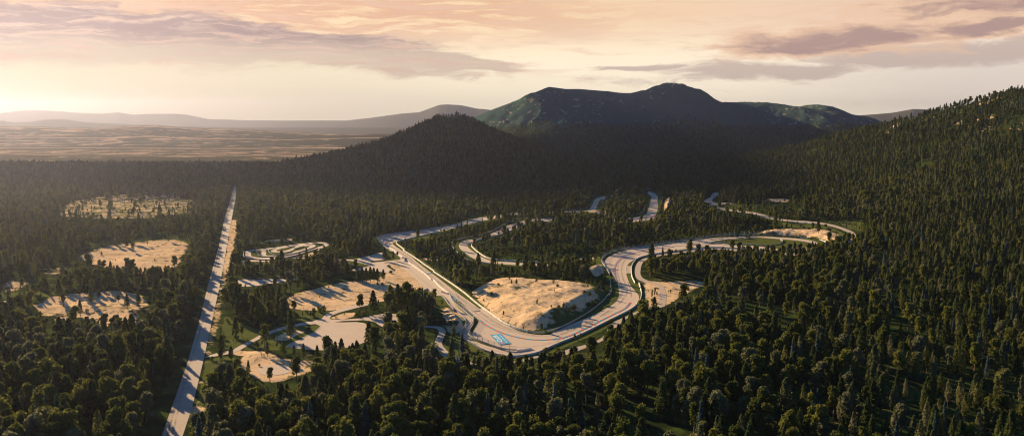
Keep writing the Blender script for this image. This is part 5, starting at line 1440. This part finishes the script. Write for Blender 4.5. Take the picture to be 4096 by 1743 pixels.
# the long grey bank at the left
b1 = nb.m('MAXIMUM', blob(-.50, .086, .30, .030, -.06), nb.m('MAXIMUM', blob(-.26, .080, .25, .025, -.10), blob(-.085, .066, .105, .011, -.10)))
b1 = nb.ss(nb.m('ADD', b1, nb.m('ADD', nb.m('MULTIPLY', nb.m('SUBTRACT', stn2, .5), .8), nb.m('MULTIPLY', nb.m('SUBTRACT', nb.noise(nb.scalev(wad.outputs[0], (14, 70, 1)), 1, 7, .62, .6), .5), .9))), .30, .58)
greyb = nb.mix(nb.ss(elw, .062, .098), lincol(226, 204, 180), lincol(170, 144, 142))
greyb = nb.mix(nb.m('MULTIPLY', nb.ss(stn, .50, .62), .8), greyb, lincol(230, 192, 172))
fine = nb.noise(nb.scalev(wad.outputs[0], (30, 210, 1)), 1, 5, .65, .5)
greyb = nb.mix(nb.m('MULTIPLY', nb.ss(fine, .45, .7), .45), greyb, lincol(238, 212, 188))
base = nb.mix(nb.m('MULTIPLY', b1, .98), base, greyb)
# right hand clouds
b2 = nb.m('MAXIMUM', blob(.35, .084, .15, .017, .02), nb.m('MAXIMUM', blob(.56, .114, .20, .026, .0), blob(.50, .088, .14, .008, .10)))
b3 = nb.m('MAXIMUM', blob(.27, .052, .15, .0125, .03), nb.m('MAXIMUM', blob(.47, .066, .20, .016, .04), blob(.14, .057, .05, .005, 0)))
st3 = nb.noise(nb.scalev(wad.outputs[0], (15, 75, 1)), 1, 7, .62, .6)
n5 = nb.m('ADD', nb.m('MULTIPLY', nb.m('SUBTRACT', st3, .5), 1.5), nb.m('MULTIPLY', nb.m('SUBTRACT', stn2, .5), .9))
base = nb.mix(nb.m('MULTIPLY', blob(.52, .046, .24, .034, .02), .8), base, lincol(234, 220, 208))
m2 = nb.ss(nb.m('ADD', b2, n5) , .16, .60); m3 = nb.ss(nb.m('ADD', b3, n5), .22, .75)
base = nb.mix(nb.m('MULTIPLY', m3, .85), base, lincol(206, 184, 172))
base = nb.mix(nb.m('MULTIPLY', m2, .95), base, nb.mix(nb.ss(nb.m('ADD', b2, n5), .45, 1.0), lincol(246, 206, 174), lincol(184, 152, 144)))
# upper sky and the sky behind are the blue dusk sky; below the horizon fades
nk = nb.n('ShaderNodeVectorMath', operation='MULTIPLY'); nt.links.new(sky.outputs[0], nk.inputs[0]); nk.inputs[1].default_value = (.13, .29, .52)
fw = nb.m('MULTIPLY', nb.m('SUBTRACT', 1.0, nb.ss(el, .142, .20)), nb.m('SUBTRACT', 1.0, nb.ss(nb.m('ABSOLUTE', nb.m('ADD', az, .3)), 1.0, 1.9)))
fin = nb.mix(fw, nk.outputs[0], base)
nt.links.new(fin, bg.inputs[0])

# ------------------------------------------------------------------ render settings
vs_ = scene.view_settings
vs_.view_transform = 'Standard'; vs_.look = 'None'; vs_.exposure = EXPO; vs_.gamma = 1.0
scene.cycles.max_bounces = 4
scene.cycles.diffuse_bounces = 2
scene.cycles.transmission_bounces = 2
scene.cycles.volume_bounces = 0
scene.cycles.transparent_max_bounces = 8
scene.cycles.use_denoising = True
scene.cycles.denoiser = 'OPENIMAGEDENOISE'
scene.cycles.denoising_input_passes = 'RGB_ALBEDO_NORMAL'
scene.cycles.denoising_prefilter = 'ACCURATE'
scene.cycles.filter_width = 1.15
